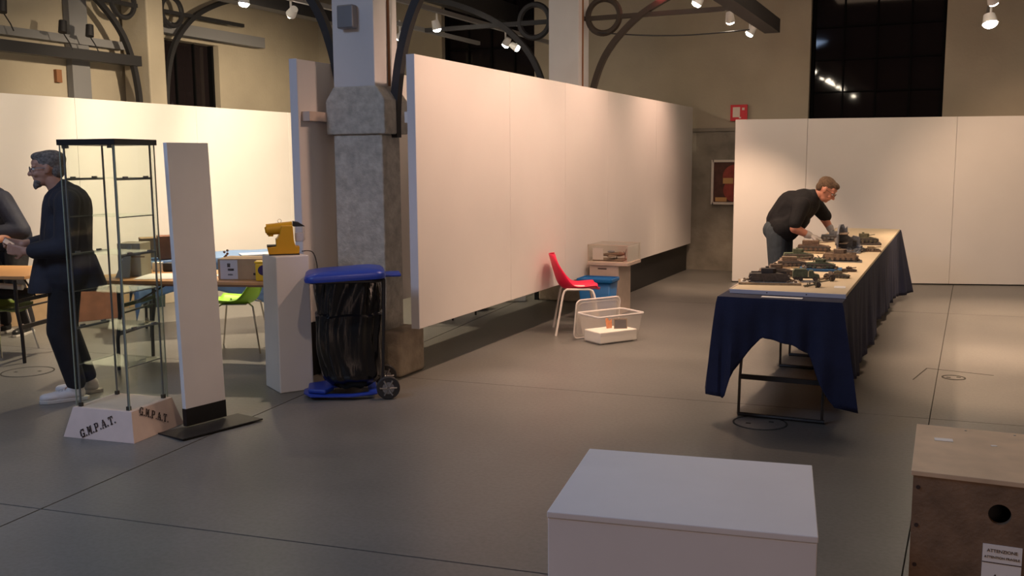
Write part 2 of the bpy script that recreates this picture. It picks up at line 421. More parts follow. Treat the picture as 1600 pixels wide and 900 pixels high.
bar('roof_beam', 'grey ledge beam along the left wall above the cable tray', 'beam', -10.3, 2, 9.8, 3.22, .16, .10, 'grey_paint')
tag(B().box((-10.33, 9.12, 2.5), (.1, .28, 5)).build('wall_duct', 'grey_paint'), 'flat grey vertical duct on the left wall above the partition', 'duct')
tag(B().box((-10.37, 8.83, 2.76), (.05, .08, .16)).build('switch_box', 'rust'), 'small brown switch box on the left wall under the cable tray', 'box')
tag(B().box((-6.7, 10.6, 4.0), (.22, 9, .3)).build('roof_beam', 'iron'), 'dark steel roof beam over the left room', 'beam')
tag(B().box((-8.2, 8.5, 3.72), (.2, 9, .2)).build('roof_beam', 'iron'), 'dark steel roof beam near the left wall above the pilaster', 'beam')
for k, (x, y, z) in enumerate(((-9.9, 8.55, 3.37), (-9.9, 8.95, 3.37), (-9.9, 7.75, 3.5))):
    t = thing('unlit_spotlight', ('left', 'right', 'topmost, almost cut off')[k] + ' unlit dark spotlight above the cable tray at upper left', 'spotlight', (x, y, z))
    B().cyl((0, 0, 0), (.02, -.03, -.14), .045, .05, 12).build('housing', 'iron', t)
    B().tube([(0, 0, 0), (-.05, .03, -.12), (0, .08, -.25), (.02, .1, -.33)], .008, 5).build('cable', 'iron', t)
cable = [(-3.8+.2*i, 10.6+.07*i, 3.10-.05*math.sin(math.pi*i/8)) for i in range(9)]
tag(B().tube(cable, .008, 5).build('hanging_cable', 'iron'), 'thin dark cable sagging across the rear wall under the tie bar', 'cable')
t = thing('pilot_lamp', 'small glowing red pilot lamp at the top edge over the rear wall', 'lamp', (-3.08, 10.6, 3.47))
B().box((0, 0, .06), (.1, .08, .08)).build('housing', 'iron', t)
B().ball((0, 0, 0), .04, 12).build('red_lens', 'red_glow', t)

def spotlight(x, y, z, aim, energy, ang, color, label, group=None, glow='lamp_glow', r=.055, blend=.7, stem=.21):
    t = thing('spotlight', label, 'spotlight', (x, y, z), group=group)
    d = (Vector(aim)-Vector((x, y, z))).normalized()
    B().cyl((0, 0, .02), (0, 0, stem), .012, n=8).build('stem', 'lamp_white', t)
    q = -d*.10
    B().cyl(q, d*.005, r*.72, r, 20, cap=True).build('housing', 'lamp_white', t)
    bl = B().ball(d*.012, (r*.85, r*.85, r*.45), 16, M=d.to_track_quat('Z', 'Y').to_matrix()).build('bulb', glow, t)
    l = bpy.data.lights.new('beam', 'SPOT'); l.energy = energy; l.spot_size = R(ang*2); l.spot_blend = blend; l.color = color; l.shadow_soft_size = .05
    lo = bpy.data.objects.new('beam', l); COL.objects.link(lo); lo.parent = t; lo.location = d*.05
    lo.rotation_euler = d.to_track_quat('-Z', 'Y').to_euler()
    return t
WP = (1, .60, .43); WY = (1, .79, .54); WW = (1, .66, .43)
# over the left room
spotlight(-6.404, 7.67, 3.2, (-6.6, 7.3, 0), 330, 52, WY, 'bright lit spotlight at the top left, left of its lit neighbour', glow='lamp_glow_strong')
spotlight(-6.43, 8.44, 3.2, (-9.5, 10.2, 1.6), 330, 45, WY, 'lit spotlight with dangling hook right of the brighter one at top left')
spotlight(-6.42, 10.6, 3.2, (-9.5, 12.0, 1.4), 260, 42, WY, 'lit spotlight hidden behind the near column over the left room')
spotlight(-6.42, 6.0, 3.2, (-9.5, 6.6, 1.5), 150, 45, WY, 'lit spotlight over the left room out of frame')
spotlight(-5.626, 10.13, 3.2, (-5.2, 11.0, 0), 90, 40, WY, 'lit spotlight behind the top edge of the partition, nearest the near column')
spotlight(-5.577, 11.92, 3.2, (-7.5, 12.2, 0), 90, 40, WY, 'larger lit spotlight left of its twin before the dark rear window')
spotlight(-5.592, 12.32, 3.2, (-4.6, 12.5, 2.6), 40, 40, WY, 'smaller tilted lit spotlight right of its twin before the dark rear window')
# along the long partition
spotlight(-2.438, 9.71, 3.2, (-3.62, 9.6, 1.2), 55.1, 58, WP, 'lit spotlight near the top edge, left one of two before the rear wall', blend=1.0)
spotlight(-2.407, 11.11, 3.2, (-2.45, 13.0, -.1), 190, 28, WW, 'lit spotlight hanging below the tie bar, right one of two before the rear wall')
spotlight(-2.42, 8.0, 3.2, (-3.62, 7.9, 1.2), 55.1, 58, WP, 'lit track spotlight over the long partition out of frame', blend=1.0)
spotlight(-2.42, 6.3, 3.2, (-3.62, 6.9, 1.0), 60.1, 58, WP, 'lit track spotlight over the near end of the long partition out of frame', blend=1.0)
spotlight(-2.42, 7.2, 3.2, (-1.9, 7.4, 0), 130, 42, WW, 'lit track spotlight aimed at the floor before the red chair out of frame')
spotlight(-2.42, 12.3, 3.2, (-3.62, 12.0, 1.3), 60.1, 58, WP, 'lit track spotlight at the far end of the long partition', blend=1.0)
spotlight(-2.42, 3.8, 3.2, (-3.4, 5.2, 0), 22, 42, WW, 'lit track spotlight above the near floor out of frame')
spotlight(-2.42, 8.6, 3.2, (-1.1, 8.3, .8), 120, 34, WW, 'lit track spotlight crossing over to the model table out of frame', blend=1.0)
spotlight(-2.42, 9.0, 3.2, (-1.0, 10.4, .8), 110, 34, WW, 'lit track spotlight over the bending man out of frame', blend=1.0)
spotlight(-2.42, 8.3, 3.2, (-2.6, 8.6, 0), 80, 30, WW, 'lit track spotlight over the frosted storage box out of frame', blend=1.0)
# over the table and right part
spotlight(.239, 11.8, 3.09, (.7, 10.8, 0), 330, 38, WW, 'dazzling spotlight at the upper right before the rear wall', glow='lamp_glow_strong', r=.08, stem=.32)
spotlight(.24, 8.2, 3.2, (.9, 8.2, 0), 280, 31, WW, 'lit track spotlight over the table out of frame')
spotlight(.24, 9.0, 3.2, (1.3, 9.8, 0), 260, 33, WW, 'lit track spotlight over the right floor out of frame')
spotlight(.24, 11.0, 3.2, (1.3, 13.6, .3), 110, 44, WW, 'lit track spotlight washing the right partition out of frame')
spotlight(.24, 3.6, 3.2, (.3, 2.7, .9), 9, 26, WW, 'lit track spotlight over the wooden crate out of frame')
# ================================================================ objects
mat('white_box', (.78, .77, .80), .5, noise=.03, scale=5)
mat('ply', (.19, .12, .075), .6, noise=.28, scale=14, bump=.15, bscale=90)
mat('ply_top', (.62, .46, .31), .55, noise=.12, scale=10)
mat('paper', (.85, .83, .82), .6)
mat('case_base', (.72, .58, .52), .6, noise=.05, scale=10)
mat('case_black', (.02, .018, .018), .4)
mat('navy_cloth', (.012, .017, .055), .85, noise=.2, scale=6, bump=.25, bscale=120)
mat('board_top', (.72, .60, .42), .55, noise=.06, scale=3)
mat('board_edge', (.62, .62, .72), .5)
mat('leg_metal', (.035, .03, .028), .45, metal=.4)
mat('red_plastic', (.82, .012, .075), .32, spec=.5)
mat('green_plastic', (.42, .85, .08), .35)
mat('green_dull', (.16, .22, .05), .4)
mat('white_metal', (.78, .74, .72), .35)
mat('chrome', (.55, .53, .5), .2, metal=1)
mat('blue_plastic', (.018, .05, .36), .38)
mat('blue_bin', (.0, .12, .38), .45)
mat('bag', (.006, .006, .007), .16, spec=.6, bump=.5, bscale=9, stretch=(1, 1, .25))
mat('rubber', (.02, .02, .022), .6)
mat('yellow', (.72, .36, .01), .4)
mat('yellow2', (.85, .55, .03), .4)
mat('foam', (.86, .84, .78), .8, bump=.2, bscale=120)
mat('table_wood', (.62, .33, .14), .4, noise=.1, scale=10, stretch=(1, 8, 8))
mat('cardboard', (.42, .29, .17), .8, noise=.08, scale=10)
mat('cardboard_grey', (.31, .28, .22), .8, noise=.06, scale=8)
mat('cardboard_pale', (.50, .44, .34), .8, noise=.06)
mat('crate_red', (.17, .07, .042), .6, noise=.2, scale=10)
mat('crate_brown', (.26, .17, .09), .7, noise=.2, scale=14)
mat('bin_green', (.02, .035, .035), .5)
mat('blue_sheet', (.16, .27, .48), .7, noise=.1, scale=5, bump=.3, bscale=14)
mat('label_grey', (.6, .58, .62), .6)
mat('glass_edge', (.30, .34, .27), .2)
mat('purple', (.04, .02, .12), .5)
mat('dark_fabric', (.02, .02, .025), .9)
glass_mat('clear_glass', (.955, .975, .955))
glass_mat('acrylic', (.93, .92, .90), .04)
glass_mat('frosted', (.95, .94, .93), .2, haze=.17, hazecol=(.95, .93, .9))
glass_mat('frosted_lid', (.93, .92, .91), .2, haze=.36, hazecol=(.95, .93, .9))

def obj_text(s, size, m, parent, M, bold=0, name='lettering', align='CENTER'):
    c = bpy.data.curves.new('t', 'FONT'); c.body = s; c.size = size; c.align_x = align; c.offset = bold; c.extrude = .0006
    o = bpy.data.objects.new('t', c); COL.objects.link(o)
    dg = bpy.context.evaluated_depsgraph_get(); me = bpy.data.meshes.new_from_object(o.evaluated_get(dg)); bpy.data.objects.remove(o)
    me.name = name; me.materials.clear(); me.materials.append(MATS[m]); ob = bpy.data.objects.new(name, me); COL.objects.link(ob)
    ob.parent = parent; ob.matrix_local = M; return ob

# ---- white plinth in the foreground
t = thing('plinth', 'large white painted plinth with pale blue-white top in the foreground', 'plinth', (-.5315, 2.118, 0), R(9))
B().box((0, 0, .893), (.56, .475, .014)).build('top', 'white_box', t, bevel=.002)
B().box((0, 0, .4425), (.557, .472, .885)).build('body', 'white_box', t, bevel=.002)
# ---- wooden crate
t = thing('crate', 'brown wooden crate with round hole and arrow label at lower right', 'crate', (-.062, 2.436, 0), R(.5))
bd = B(); 
nh = 28; hc = (.19, .822); hr = .0245
X0, X1, Z0, Z1 = 0, .72, .0, .895
ring = [(hc[0]+hr*math.cos(2*math.pi*i/nh), hc[1]+hr*math.sin(2*math.pi*i/nh)) for i in range(nh)]
def edgept(a):
    dx, dz = math.cos(a), math.sin(a); ts = []
    if dx > 1e-9: ts.append((X1-hc[0])/dx)
    if dx < -1e-9: ts.append((X0-hc[0])/dx)
    if dz > 1e-9: ts.append((Z1-hc[1])/dz)
    if dz < -1e-9: ts.append((Z0-hc[1])/dz)
    k = min(ts); return (hc[0]+dx*k, hc[1]+dz*k)
angs = sorted([2*math.pi*i/nh for i in range(nh)]+[math.atan2(z-hc[1], x-hc[0]) % (2*math.pi) for x in (X0, X1) for z in (Z0, Z1)])
vi = [(hc[0]+hr*math.cos(a), hc[1]+hr*math.sin(a)) for a in angs]; vo = [edgept(a) for a in angs]; n = len(angs)
vs = [(x, 0, z) for x, z in vi]+[(x, 0, z) for x, z in vo]+[(x, .015, z) for x, z in vi]+[(x, .015, z) for x, z in vo]
fs = []
for i in range(n):
    j = (i+1) % n
    fs += [(i, j, n+j, n+i), (2*n+i, 3*n+i, 3*n+j, 2*n+j), (i, 2*n+i, 2*n+j, j), (n+i, n+j, 3*n+j, 3*n+i)]
B().add(vs, fs).build('front_board', 'ply', t)
B().box((.0075, .225, .4475), (.015, .42, .895)).build('side_board', 'ply', t)
B().box((.7125, .225, .4475), (.015, .42, .895)).build('side_board', 'ply', t)
B().box((.36, .435, .4475), (.69, .015, .895)).build('back_board', 'ply', t)
B().box((.36, .22, .9), (.73, .45, .012)).build('lid', 'ply_top', t, bevel=.0015)
B().box((.36, .22, .03), (.69, .40, .02)).build('bottom', 'black_board', t)
B().box((.36, .09, .70), (.69, .012, .36)).build('inner_baffle', 'black_board', t)
lb_ = B().box((.2, -.0015, .648), (.083, .002, .20)).build('label_sheet', 'paper', t)
def upM(x, y, z, s=1): return Matrix.Translation((x, y, z)) @ Matrix.Rotation(math.pi/2, 4, 'X')
obj_text('ATTENZIONE', .0105, 'ink', lb_, upM(.2, -.0032, .730), 0)
obj_text('ATTENTION FRAGILE', .0078, 'ink', lb_, upM(.2, -.0032, .715), 0)
B().box((.2, -.003, .704), (.083, .001, .002)).build('rule', 'ink', lb_)
for x in (.188, .212):
    B().add([(x-.009, -.0032, .660), (x+.009, -.0032, .660), (x, -.0032, .677)], [(0, 1, 2)]).build('arrow', 'ink', lb_)
    B().box((x, -.003, .649), (.006, .0008, .024)).build('arrow_shaft', 'ink', lb_)
B().box((.2, -.003, .630), (.05, .0008, .004)).build('rule', 'ink', lb_)
for i, z in enumerate((.865, .77, .67, .55)): B().cyl((.012, 0, z), (.012, -.002, z), .005, n=10).build('screw_head', 'ink', t)
B().box((.065, .30, .907), (.045, .026, .001), R(4)).build('paper_tag', 'paper', t)
B().box((.185, .29, .907), (.014, .01, .001), R(20)).build('paper_scrap', 'paper', t)
B().box((.33, .26, .907), (.05, .05, .001), R(-10)).build('paper_tag', 'paper', t)
for x in (.12, .24): B().cyl((x, .42, .906), (x, .42, .9075), .003, n=8).build('screw_head', 'steel', t)

# ---- glass display case on a tapered wooden base
GL = {'G': [(.0, .22, .30, .85), (.18, .0, .82, .18), (.70, .0, 1, .5), (.55, .36, 1, .5), (.18, .84, .80, 1), (.74, .66, .96, 1)],
      'M': [(0, 0, .32, .12), (.06, 0, .24, 1), (0, .88, .3, 1), (.3, .30, .44, .95), (.42, .2, .58, .62), (.56, .30, .70, .95), (.74, 0, .98, 1), (.66, 0, 1.05, .12), (.74, .88, 1.05, 1)],
      'P': [(0, 0, .5, .12), (.1, 0, .38, 1), (0, .88, .7, 1), (.66, .5, .95, .95), (.4, .42, .8, .55)],
      'A': [(0, 0, .34, .12), (.10, .1, .26, .45), (.2, .4, .38, .78), (.32, .72, .64, 1), (.54, .4, .84, .74), (.64, .1, .94, .45), (.6, 0, 1.02, .12), (.36, .28, .6, .4)],
      'T': [(.24, 0, .76, .12), (.36, 0, .64, .82), (0, .86, .46, 1), (.52, .86, 1, 1), (0, .66, .14, .9), (.86, .66, 1, .9)],
      '.': [(0, 0, .28, .18)]}
def stencil(s, h, parent, M, m='ink'):
    b = B(); x = 0; wd = h*.72; tot = sum((.42 if c == '.' else 1.02) for c in s)*wd; x = -tot/2
    for c in s:
        for x0, z0, x1, z1 in GL[c]:
            b.add([(x+x0*wd*.85, z0*h, 0), (x+x1*wd*.85, z0*h, 0), (x+x1*wd*.85, z1*h, 0), (x+x0*wd*.85, z1*h, 0)], [(0, 1, 2, 3)])
        x += (.42 if c == '.' else 1.02)*wd
    o = b.build('lettering', m, parent); o.matrix_local = M; return o
cs = thing('display_case', 'tall empty glass display cabinet on a tapered stencilled wooden base', 'display case', (-4.66, 4.29, 0), R(7))
bw, bd_, tw, td, hb = .26, .235, .215, .19, .18
vs = [(-bw, -bd_, 0), (bw, -bd_, 0), (bw, bd_, 0), (-bw, bd_, 0), (-tw, -td, hb), (tw, -td, hb), (tw, td, hb), (-tw, td, hb)]
base = B().add(vs, [(3, 2, 1, 0), (4, 5, 6, 7), (0, 1, 5, 4), (1, 2, 6, 5), (2, 3, 7, 6), (3, 0, 4, 7)]).build('base', 'case_base', cs, bevel=.002)
def faceM(org, ux, up, tilt):
    ux = Vector(ux).normalized(); up = Vector(up); up = (up-ux*up.dot(ux)).normalized(); nz = ux.cross(up)
    q = ux*math.cos(tilt)+up*math.sin(tilt); u2 = nz.cross(q)
    M = Matrix((q, u2, nz)).transposed().to_4x4(); M.translation = Vector(org)+nz*.0015; return M
stencil('G.M.P.A.T.', .052, base, faceM((.0, -(bd_+td)/2-.010, .058), (1, 0, 0), (0, bd_-td, hb), R(25)))
stencil('G.M.P.A.T.', .050, base, faceM(((bw+tw)/2+.003, -.02, .095), (0, 1, 0), (tw-bw, 0, hb), R(-26)))
CH = 1.80-.18; zt = 1.775
B().box((0, 0, zt+.006), (.415, .375, .034)).build('top_frame', 'case_black', cs, bevel=.002)
posts = [(-.178, -.162), (.175, -.162), (-.175, .155), (.178, .155)]
for x, y in posts:
    p = B().cyl((x, y, hb), (x, y, zt), .0062, n=8).build('post', 'grey_metal', cs)
    B().box((x, y, hb+.012), (.022, .02, .024)).build('foot_clip', 'iron_brown', p)
for x, y in ((-.165, -.165), (.16, -.165)): B().box((x, y, zt-.02), (.035, .02, .02)).build('hinge', 'steel', cs)
for (x, y, sx, sy) in ((-.193, 0, .005, .33), (.193, 0, .005, .33), (0, .172, .38, .005), (0, -.175, .38, .005)):
    B().box((x, y, (hb+zt)/2), (sx, sy, zt-hb-.01)).build('glass_pane' if y >= 0 else 'glass_door', 'clear_glass', cs)
for x, y in ((-.195, -.177), (.195, .174), (.195, -.177)): B().box((x, y, (hb+zt)/2), (.006, .006, zt-hb-.01)).build('glass_edge', 'glass_edge', cs)
for k in range(7):
    z = zt-.225*(k+1)+.02
    if z < hb+.08: break
    bold = k % 2 == 0
    sh = B().box((0, 0, z), (.36, .31, .005)).build('glass_shelf', 'clear_glass', cs)
    for sx in (-1, 1):
        r = .0075 if bold else .0035
        B().cyl((sx*.180, -.155, z-.006), (sx*.180, .155, z-.006), r, n=6).build('side_rail', 'grey_metal', sh)
        if bold:
            for y in (-.09, .09): B().box((sx*.19, y, z+.003), (.012, .035, .012)).build('shelf_clip', 'grey_metal', sh)

# ---- white upright panel on black foot
t = thing('panel_post', 'narrow white freestanding board on a black foot beside the glass case', 'display board', (-4.29, 4.60, 0), (0, R(-1.9), R(-11)))
B().box((0, 0, .955), (.036, .30, 1.65)).build('board', 'white_paint', t, bevel=.002)
B().box((0, 0, .075), (.038, .302, .11)).build('black_foot', 'black_board', t)
B().box((.10, -.03, .005), (.27, .58, .008), R(-3)).build('foot_plate', 'black_board', t)

# ---- pedestal and yellow machine
pd = thing('pedestal', 'tall narrow white pedestal carrying the yellow machine', 'pedestal', (-4.425, 5.635, 0), R(58))
b = B(); a0, a1, c0, c1_ = .128, .118, .155, .145
b.add([(-a0, -c0, 0), (a0, -c0, 0), (a0, c0, 0), (-a0, c0, 0), (-a1-.004, -c1_, .99), (a1+.008, -c1_, .99), (a1+.008, c1_, .99), (-a1-.004, c1_, .99)],
      [(3, 2, 1, 0), (4, 5, 6, 7), (0, 1, 5, 4), (1, 2, 6, 5), (2, 3, 7, 6), (3, 0, 4, 7)]).build('body', 'white_paint', pd, bevel=.008, seg=3)
ym = thing('coffee_machine', 'small yellow countertop machine with black hood and clear tank on the white pedestal', 'machine', (-4.425, 5.635, .99), R(40))
pm = Matrix(((1, 0, 0), (0, 0, -1), (0, 1, 0)))
body = [(-.115, .008), (.10, .008), (.105, .06), (.075, .065), (.065, .11), (.06, .215), (-.02, .215), (-.035, .15), (-.05, .125), (-.062, .115), (-.062, .065), (-.125, .06)]
B().prism(body, -.06, .06, M=pm).build('body', 'yellow', ym, bevel=.006)
B().cyl((-.125, 0, .185), (.06, 0, .197), .040, .045, 20).build('head', 'yellow', ym)
B().cyl((-.135, 0, .18), (-.12, 0, .182), .02, .03, 14).build('spout_cap', 'yellow', ym)
B().cyl((-.095, 0, .16), (-.095, 0, .135), .022, .018, 12).build('outlet', 'yellow', ym)
B().box((-.09, 0, .066), (.07, .11, .012)).build('drip_grid', 'black_board', ym)
B().box((-.058, 0, .09), (.008, .1, .055)).build('recess_plate', 'black_board', ym)
B().prism([(.062, .205), (.062, .243), (.10, .236), (.148, .205)], -.045, .045, M=pm).build('hood', 'black_plastic', ym, bevel=.004)
B().prism([(.07, .095), (.07, .203), (.146, .203), (.146, .11), (.13, .09)], -.04, .04, M=pm).build('water_tank', 'frosted', ym, bevel=.006)
B().prism([(.078, .10), (.078, .155), (.138, .155), (.138, .11), (.128, .098)], -.034, .034, M=pm).build('water', 'label_grey', ym, bevel=.004)
B().tube([(-.03+.013*math.cos(a*.5), 0, .245+.013*math.sin(a*.5)) for a in range(13)], .0015, 5, closed=True).build('ring_handle', 'chrome', ym)
B().box((-.005, 0, .004), (.215, .118, .008)).build('foot', 'black_board', ym)
cb = [(-4.335, 5.715, 1.01), (-4.30, 5.75, 1.012), (-4.265, 5.765, .99), (-4.243, 5.77, .9), (-4.236, 5.765, .75), (-4.225, 5.75, .5), (-4.22, 5.76, .25), (-4.2, 5.78, .02), (-4.1, 5.9, .008)]
tag(B().tube(smooth_path(cb), .004, 6).build('power_cable', 'black_plastic'), 'thin black power cable hanging from the yellow machine down the pedestal side', 'cable')

# ---- wheeled bin with black bag
bn = thing('waste_bin', 'wheeled pedal bin with blue lid holding a black rubbish bag', 'bin', (-3.885, 5.64, 0), R(35))
def rr(hx, hy, r, n=6):
    out = []
    for sx, sy, a0 in ((1, 1, 0), (-1, 1, 90), (-1, -1, 180), (1, -1, 270)):
        for i in range(n+1):
            a = R(a0+90*i/n); out.append((sx*(hx-r)+r*math.cos(a), sy*(hy-r)+r*math.sin(a)))
    return out
lidp = rr(.275, .22, .07)
b = B(); L = len(lidp); rows = []
for sc, z in ((1.0, .845), (1.02, .862), (1.0, .885), (.93, .900), (.7, .912), (.3, .917)):
    rows.append([(x*sc-.02, y*sc, z+.01*(x/.27)) for x, y in lidp])
vs = [v for r_ in rows for v in r_]
b.add(vs, [(j*L+i, j*L+(i+1) % L, (j+1)*L+(i+1) % L, (j+1)*L+i) for j in range(len(rows)-1) for i in range(L)], True)
b.add(vs, [tuple(range(L-1, -1, -1)), tuple(range((len(rows)-1)*L, len(rows)*L))])
lid = b.build('lid', 'blue_plastic', bn)
B().box((.31, 0, .862), (.12, .20, .02)).build('handle_flange', 'blue_plastic', lid, bevel=.008)
B().tube([(x*.9-.02, y*.9, .838) for x, y in lidp], .012, 6, closed=True).build('rim_ring', 'black_plastic', bn)
def bagf(u, v):
    a = 2*math.pi*u; z = .835*(1-v)+.06*v
    k = 1-.10*v+.10*math.sin(math.pi*min(1, v*1.05))*(v > .3)
    f = 1+(.05*math.sin(9*a+3*v)+.035*math.sin(17*a+7*math.sin(3*v)) )*(.35+.65*abs(math.cos(2.2*v)))+.03*math.sin(11*v+2*a)
    hx, hy = .225*k*f, .185*k*f
    if v > .86: s_ = 1-((v-.86)/.14)**2*.55; hx *= s_; hy *= s_
    c, s_ = math.cos(a), math.sin(a); e = .72
    return (math.copysign(abs(c)**e, c)*hx-.005+.02*v, math.copysign(abs(s_)**e, s_)*hy, z+.006*math.sin(7*a))
B().grid(bagf, 110, 60).build('rubbish_bag', 'bag', bn)
foot = [(-.27+.0, -.12, .03), (-.30, -.05, .035), (-.30, .05, .035), (-.27, .12, .03), (.0, .17, .03), (.15, .17, .04), (.15, -.17, .04), (0, -.17, .03)]
B().tube(foot, .02, 8, closed=True, squash=(.012, .035, (0, 0, 1))).build('base_ring', 'blue_plastic', bn)
B().prism([(-.30, -.1), (-.18, -.16), (-.12, -.05), (-.12, .05), (-.18, .16), (-.30, .1)], .045, .075).build('pedal', 'blue_plastic', bn, bevel=.01)
for y in (-.2, .2):
    wb_ = B().cyl((.255, y-.02, .082), (.255, y+.02, .082), .082, n=28).build('wheel', 'rubber', bn, bevel=.006)
    B().cyl((.255, y-.024, .082), (.255, y+.024, .082), .042, n=20).build('hub', 'grey_metal', wb_)
    for k in range(6):
        a = k*math.pi/3; B().cyl((.255+.01*math.cos(a), y-.0245, .082+.01*math.sin(a)), (.255+.06*math.cos(a), y-.0225, .082+.06*math.sin(a)), .006, n=6).build('spoke', 'steel', wb_)
B().cyl((.255, -.2, .082), (.255, .2, .082), .01, n=8).build('axle', 'steel', bn)
B().tube([(.22, -.18, .1), (.235, -.18, .5), (.245, -.17, .84), (.245, .17, .84), (.235, .18, .5), (.22, .18, .1)], .011, 8).build('frame', 'black_plastic', bn)

# ---- shell chairs
def shell_chair(name, label, loc, rz, plastic, metal, group=None, style='u'):
    t = thing(name, label, 'chair', loc, rz, group)
    prof = smooth_path([(Vector((x, z, 0))) for x, z in ((-.255, .765), (-.235, .70), (-.205, .60), (-.165, .50), (-.10, .452), (0, .44), (.10, .445), (.19, .452), (.23, .442))], 3)
    n = len(prof)-1
    wds = [.10, .19, .215, .225, .22, .225, .225, .215, .14]
    def f(u, v):
        i = v*n; k = min(int(i), n-1); fr = i-k; p = prof[k].lerp(prof[k+1], fr)
        j = v*8; q = min(int(j), 7); wv = wds[q]+(wds[q+1]-wds[q])*(j-q)
        s = (u-.5)*2; y = s*wv
        curl = .045*abs(s)**3
        back = max(0, 1-v*2.1)
        edge = .02*s*s*(1 if v > .9 else 0)
        return (p.x+curl*back*1.3+.085*math.exp(-((v-.42)/.2)**2)*s*s, y, p.y+(.055*s*s-.028)*(1-back)-edge)
    B().grid(f, 14, 32).build('seat_shell', plastic, t, solid=.007)
    if style == 'u':
        for s in (-1, 1):
            pts = [(-.20, s*.24, 0), (-.13, s*.215, .39), (-.115, s*.21, .425), (-.09, s*.21, .44), (.12, s*.21, .44), (.15, s*.21, .425), (.165, s*.215, .39), (.235, s*.24, 0)]
            B().tube(pts, .011, 8).build('leg_frame', metal, t)
    else:
        for sx, sy in ((-1, -1), (-1, 1), (1, -1), (1, 1)):
            B().tube([(sx*.10, sy*.12, .44), (sx*.15, sy*.17, .41), (sx*.21, sy*.22, 0)], .008, 7).build('leg', metal, t)
    B().box((0, 0, .433), (.2, .40, .008)).build('seat_brace', metal, t)
    return t
shell_chair('shell_chair', 'red plastic shell chair with white tube legs beside the long partition', (-3.325, 8.66, 0), R(25), 'red_plastic', 'white_metal')
shell_chair('shell_chair', 'lime green plastic shell chair under the wooden table between white board and pedestal', (-5.75, 6.66, 0), R(208), 'green_plastic', 'chrome', style='x')
gc = shell_chair('shell_chair', 'dull green plastic chair at the left edge with black clothes on it', (-7.66, 5.72, 0), R(10), 'green_dull', 'chrome', style='x')

gc.scale = (1, 1, .9)
# ---- frosted storage box, lid, foam, cards
def tray(b, hx0, hy0, hx1, hy1, z0, z1, r=.03, th=.003, m=None):
    a = rr(hx0, hy0, r); c = rr(hx1, hy1, r); L = len(a)
    vs = [(x, y, z0) for x, y in a]+[(x, y, z1) for x, y in c]
    b.add(vs, [(i, (i+1) % L, L+(i+1) % L, L+i) for i in range(L)], True); b.add(vs, [tuple(range(L-1, -1, -1))]); return b
bx = thing('storage_box', 'open frosted clear plastic storage box standing on the floor by the red chair', 'box', (-2.842, 8.315, 0), R(56))
tray(B(), .225, .135, .255, .165, .012, .262).build('box_walls', 'frosted', bx)
b = B()
b.tube([(x, y, .262) for x, y in rr(.262, .172, .035)], .006, 6, closed=True, squash=(.009, .006, (0, 0, 1)))
b.build('rim', 'white_metal', bx)
for sx in (-1, 1):
    for sy in (-1, 1): B().box((sx*.19, sy*.11, .006), (.05, .03, .012)).build('foot', 'frosted', bx)
tag(B().box((0, 0, 0), (.42, .25, .10)).build('foam_block', 'foam', None, bevel=.008, loc=(-2.842, 8.315, .062), rot=R(56)), 'thick white foam slab lying in the frosted storage box', 'foam')
cd = thing('photo_card', 'dark printed picture card standing on foam in the storage box', 'card', (-2.76, 8.36, .107), (R(-10), 0, R(30)))
B().box((0, 0, .05), (.125, .004, .095)).build('card', 'crate_brown', cd)
mat('photo', (.05, .045, .05), .5, noise=.5, scale=25)
B().box((0, -.0028, .05), (.11, .001, .08)).build('picture', 'photo', cd)
cd = thing('photo_card', 'small orange card beside the dark picture card in the storage box', 'card', (-2.86, 8.34, .107), (R(-8), 0, R(60)))
mat('orange', (.65, .22, .07), .5, noise=.3, scale=30)
B().prism([(-.035, 0), (.03, 0), (.035, .09), (.005, .07), (-.02, .11), (-.04, .09)], -.002, .002, M=pm).build('card', 'orange', cd)
ld = thing('box_lid', 'frosted clear plastic lid leaning against the left side of the storage box', 'lid', (-2.842, 8.315, .005), (R(0), R(0), R(56)))
lp_ = rr(.255, .185, .05)
Ml = Matrix.Rotation(R(8), 3, 'X') @ Matrix.Rotation(math.pi/2, 3, 'X')
def lv(x, y, z): v = Ml @ Vector((x, y+.19, z)); return (v.x-.0, v.y+.235, v.z)
L = len(lp_)
B().add([lv(x, y, 0) for x, y in lp_], [tuple(range(L))]).build('lid_sheet', 'frosted_lid', ld, solid=.003)
B().tube([lv(x, y, 0) for x, y in lp_], .006, 6, closed=True).build('lid_rim', 'white_metal', ld)
B().tube([lv(x*.88, y*.85, .004) for x, y in lp_], .003, 5, closed=True).build('lid_ridge', 'frosted_lid', ld)

# ---- low pedestal with acrylic case, blue crate
pe = thing('pedestal', 'low pale wooden pedestal with wider slab top against the long partition', 'pedestal', (-3.375, 9.94, 0), 0)
B().box((-.03, 0, .268), (.33, .42, .536)).build('body', 'pale_wood', pe, bevel=.003)
B().box((0.015, 0, .556), (.46, .46, .036)).build('top_slab', 'pale_wood', pe, bevel=.003)
B().box((-.05, -.2105, .50), (.10, .002, .012)).build('cable_slot', 'ink', pe)
ac = thing('acrylic_case', 'clear acrylic cover standing on the low wooden pedestal over a model aircraft', 'cover', (-3.36, 9.94, .575), 0)
for x, y, sx, sy in ((-.225, 0, .004, .45), (.225, 0, .004, .45), (0, -.223, .446, .004), (0, .223, .446, .004)):
    B().box((x, y, .092), (sx, sy, .183)).build('side_pane', 'acrylic', ac)
for y0_, z_ in ((-.225, .183), (.225, .183)): B().box((0, y0_, z_), (.45, .006, .003)).build('edge_strip', 'pale_wood', ac)
B().box((-.222, -.222, .092), (.006, .006, .184)).build('edge_strip', 'pale_wood', ac)
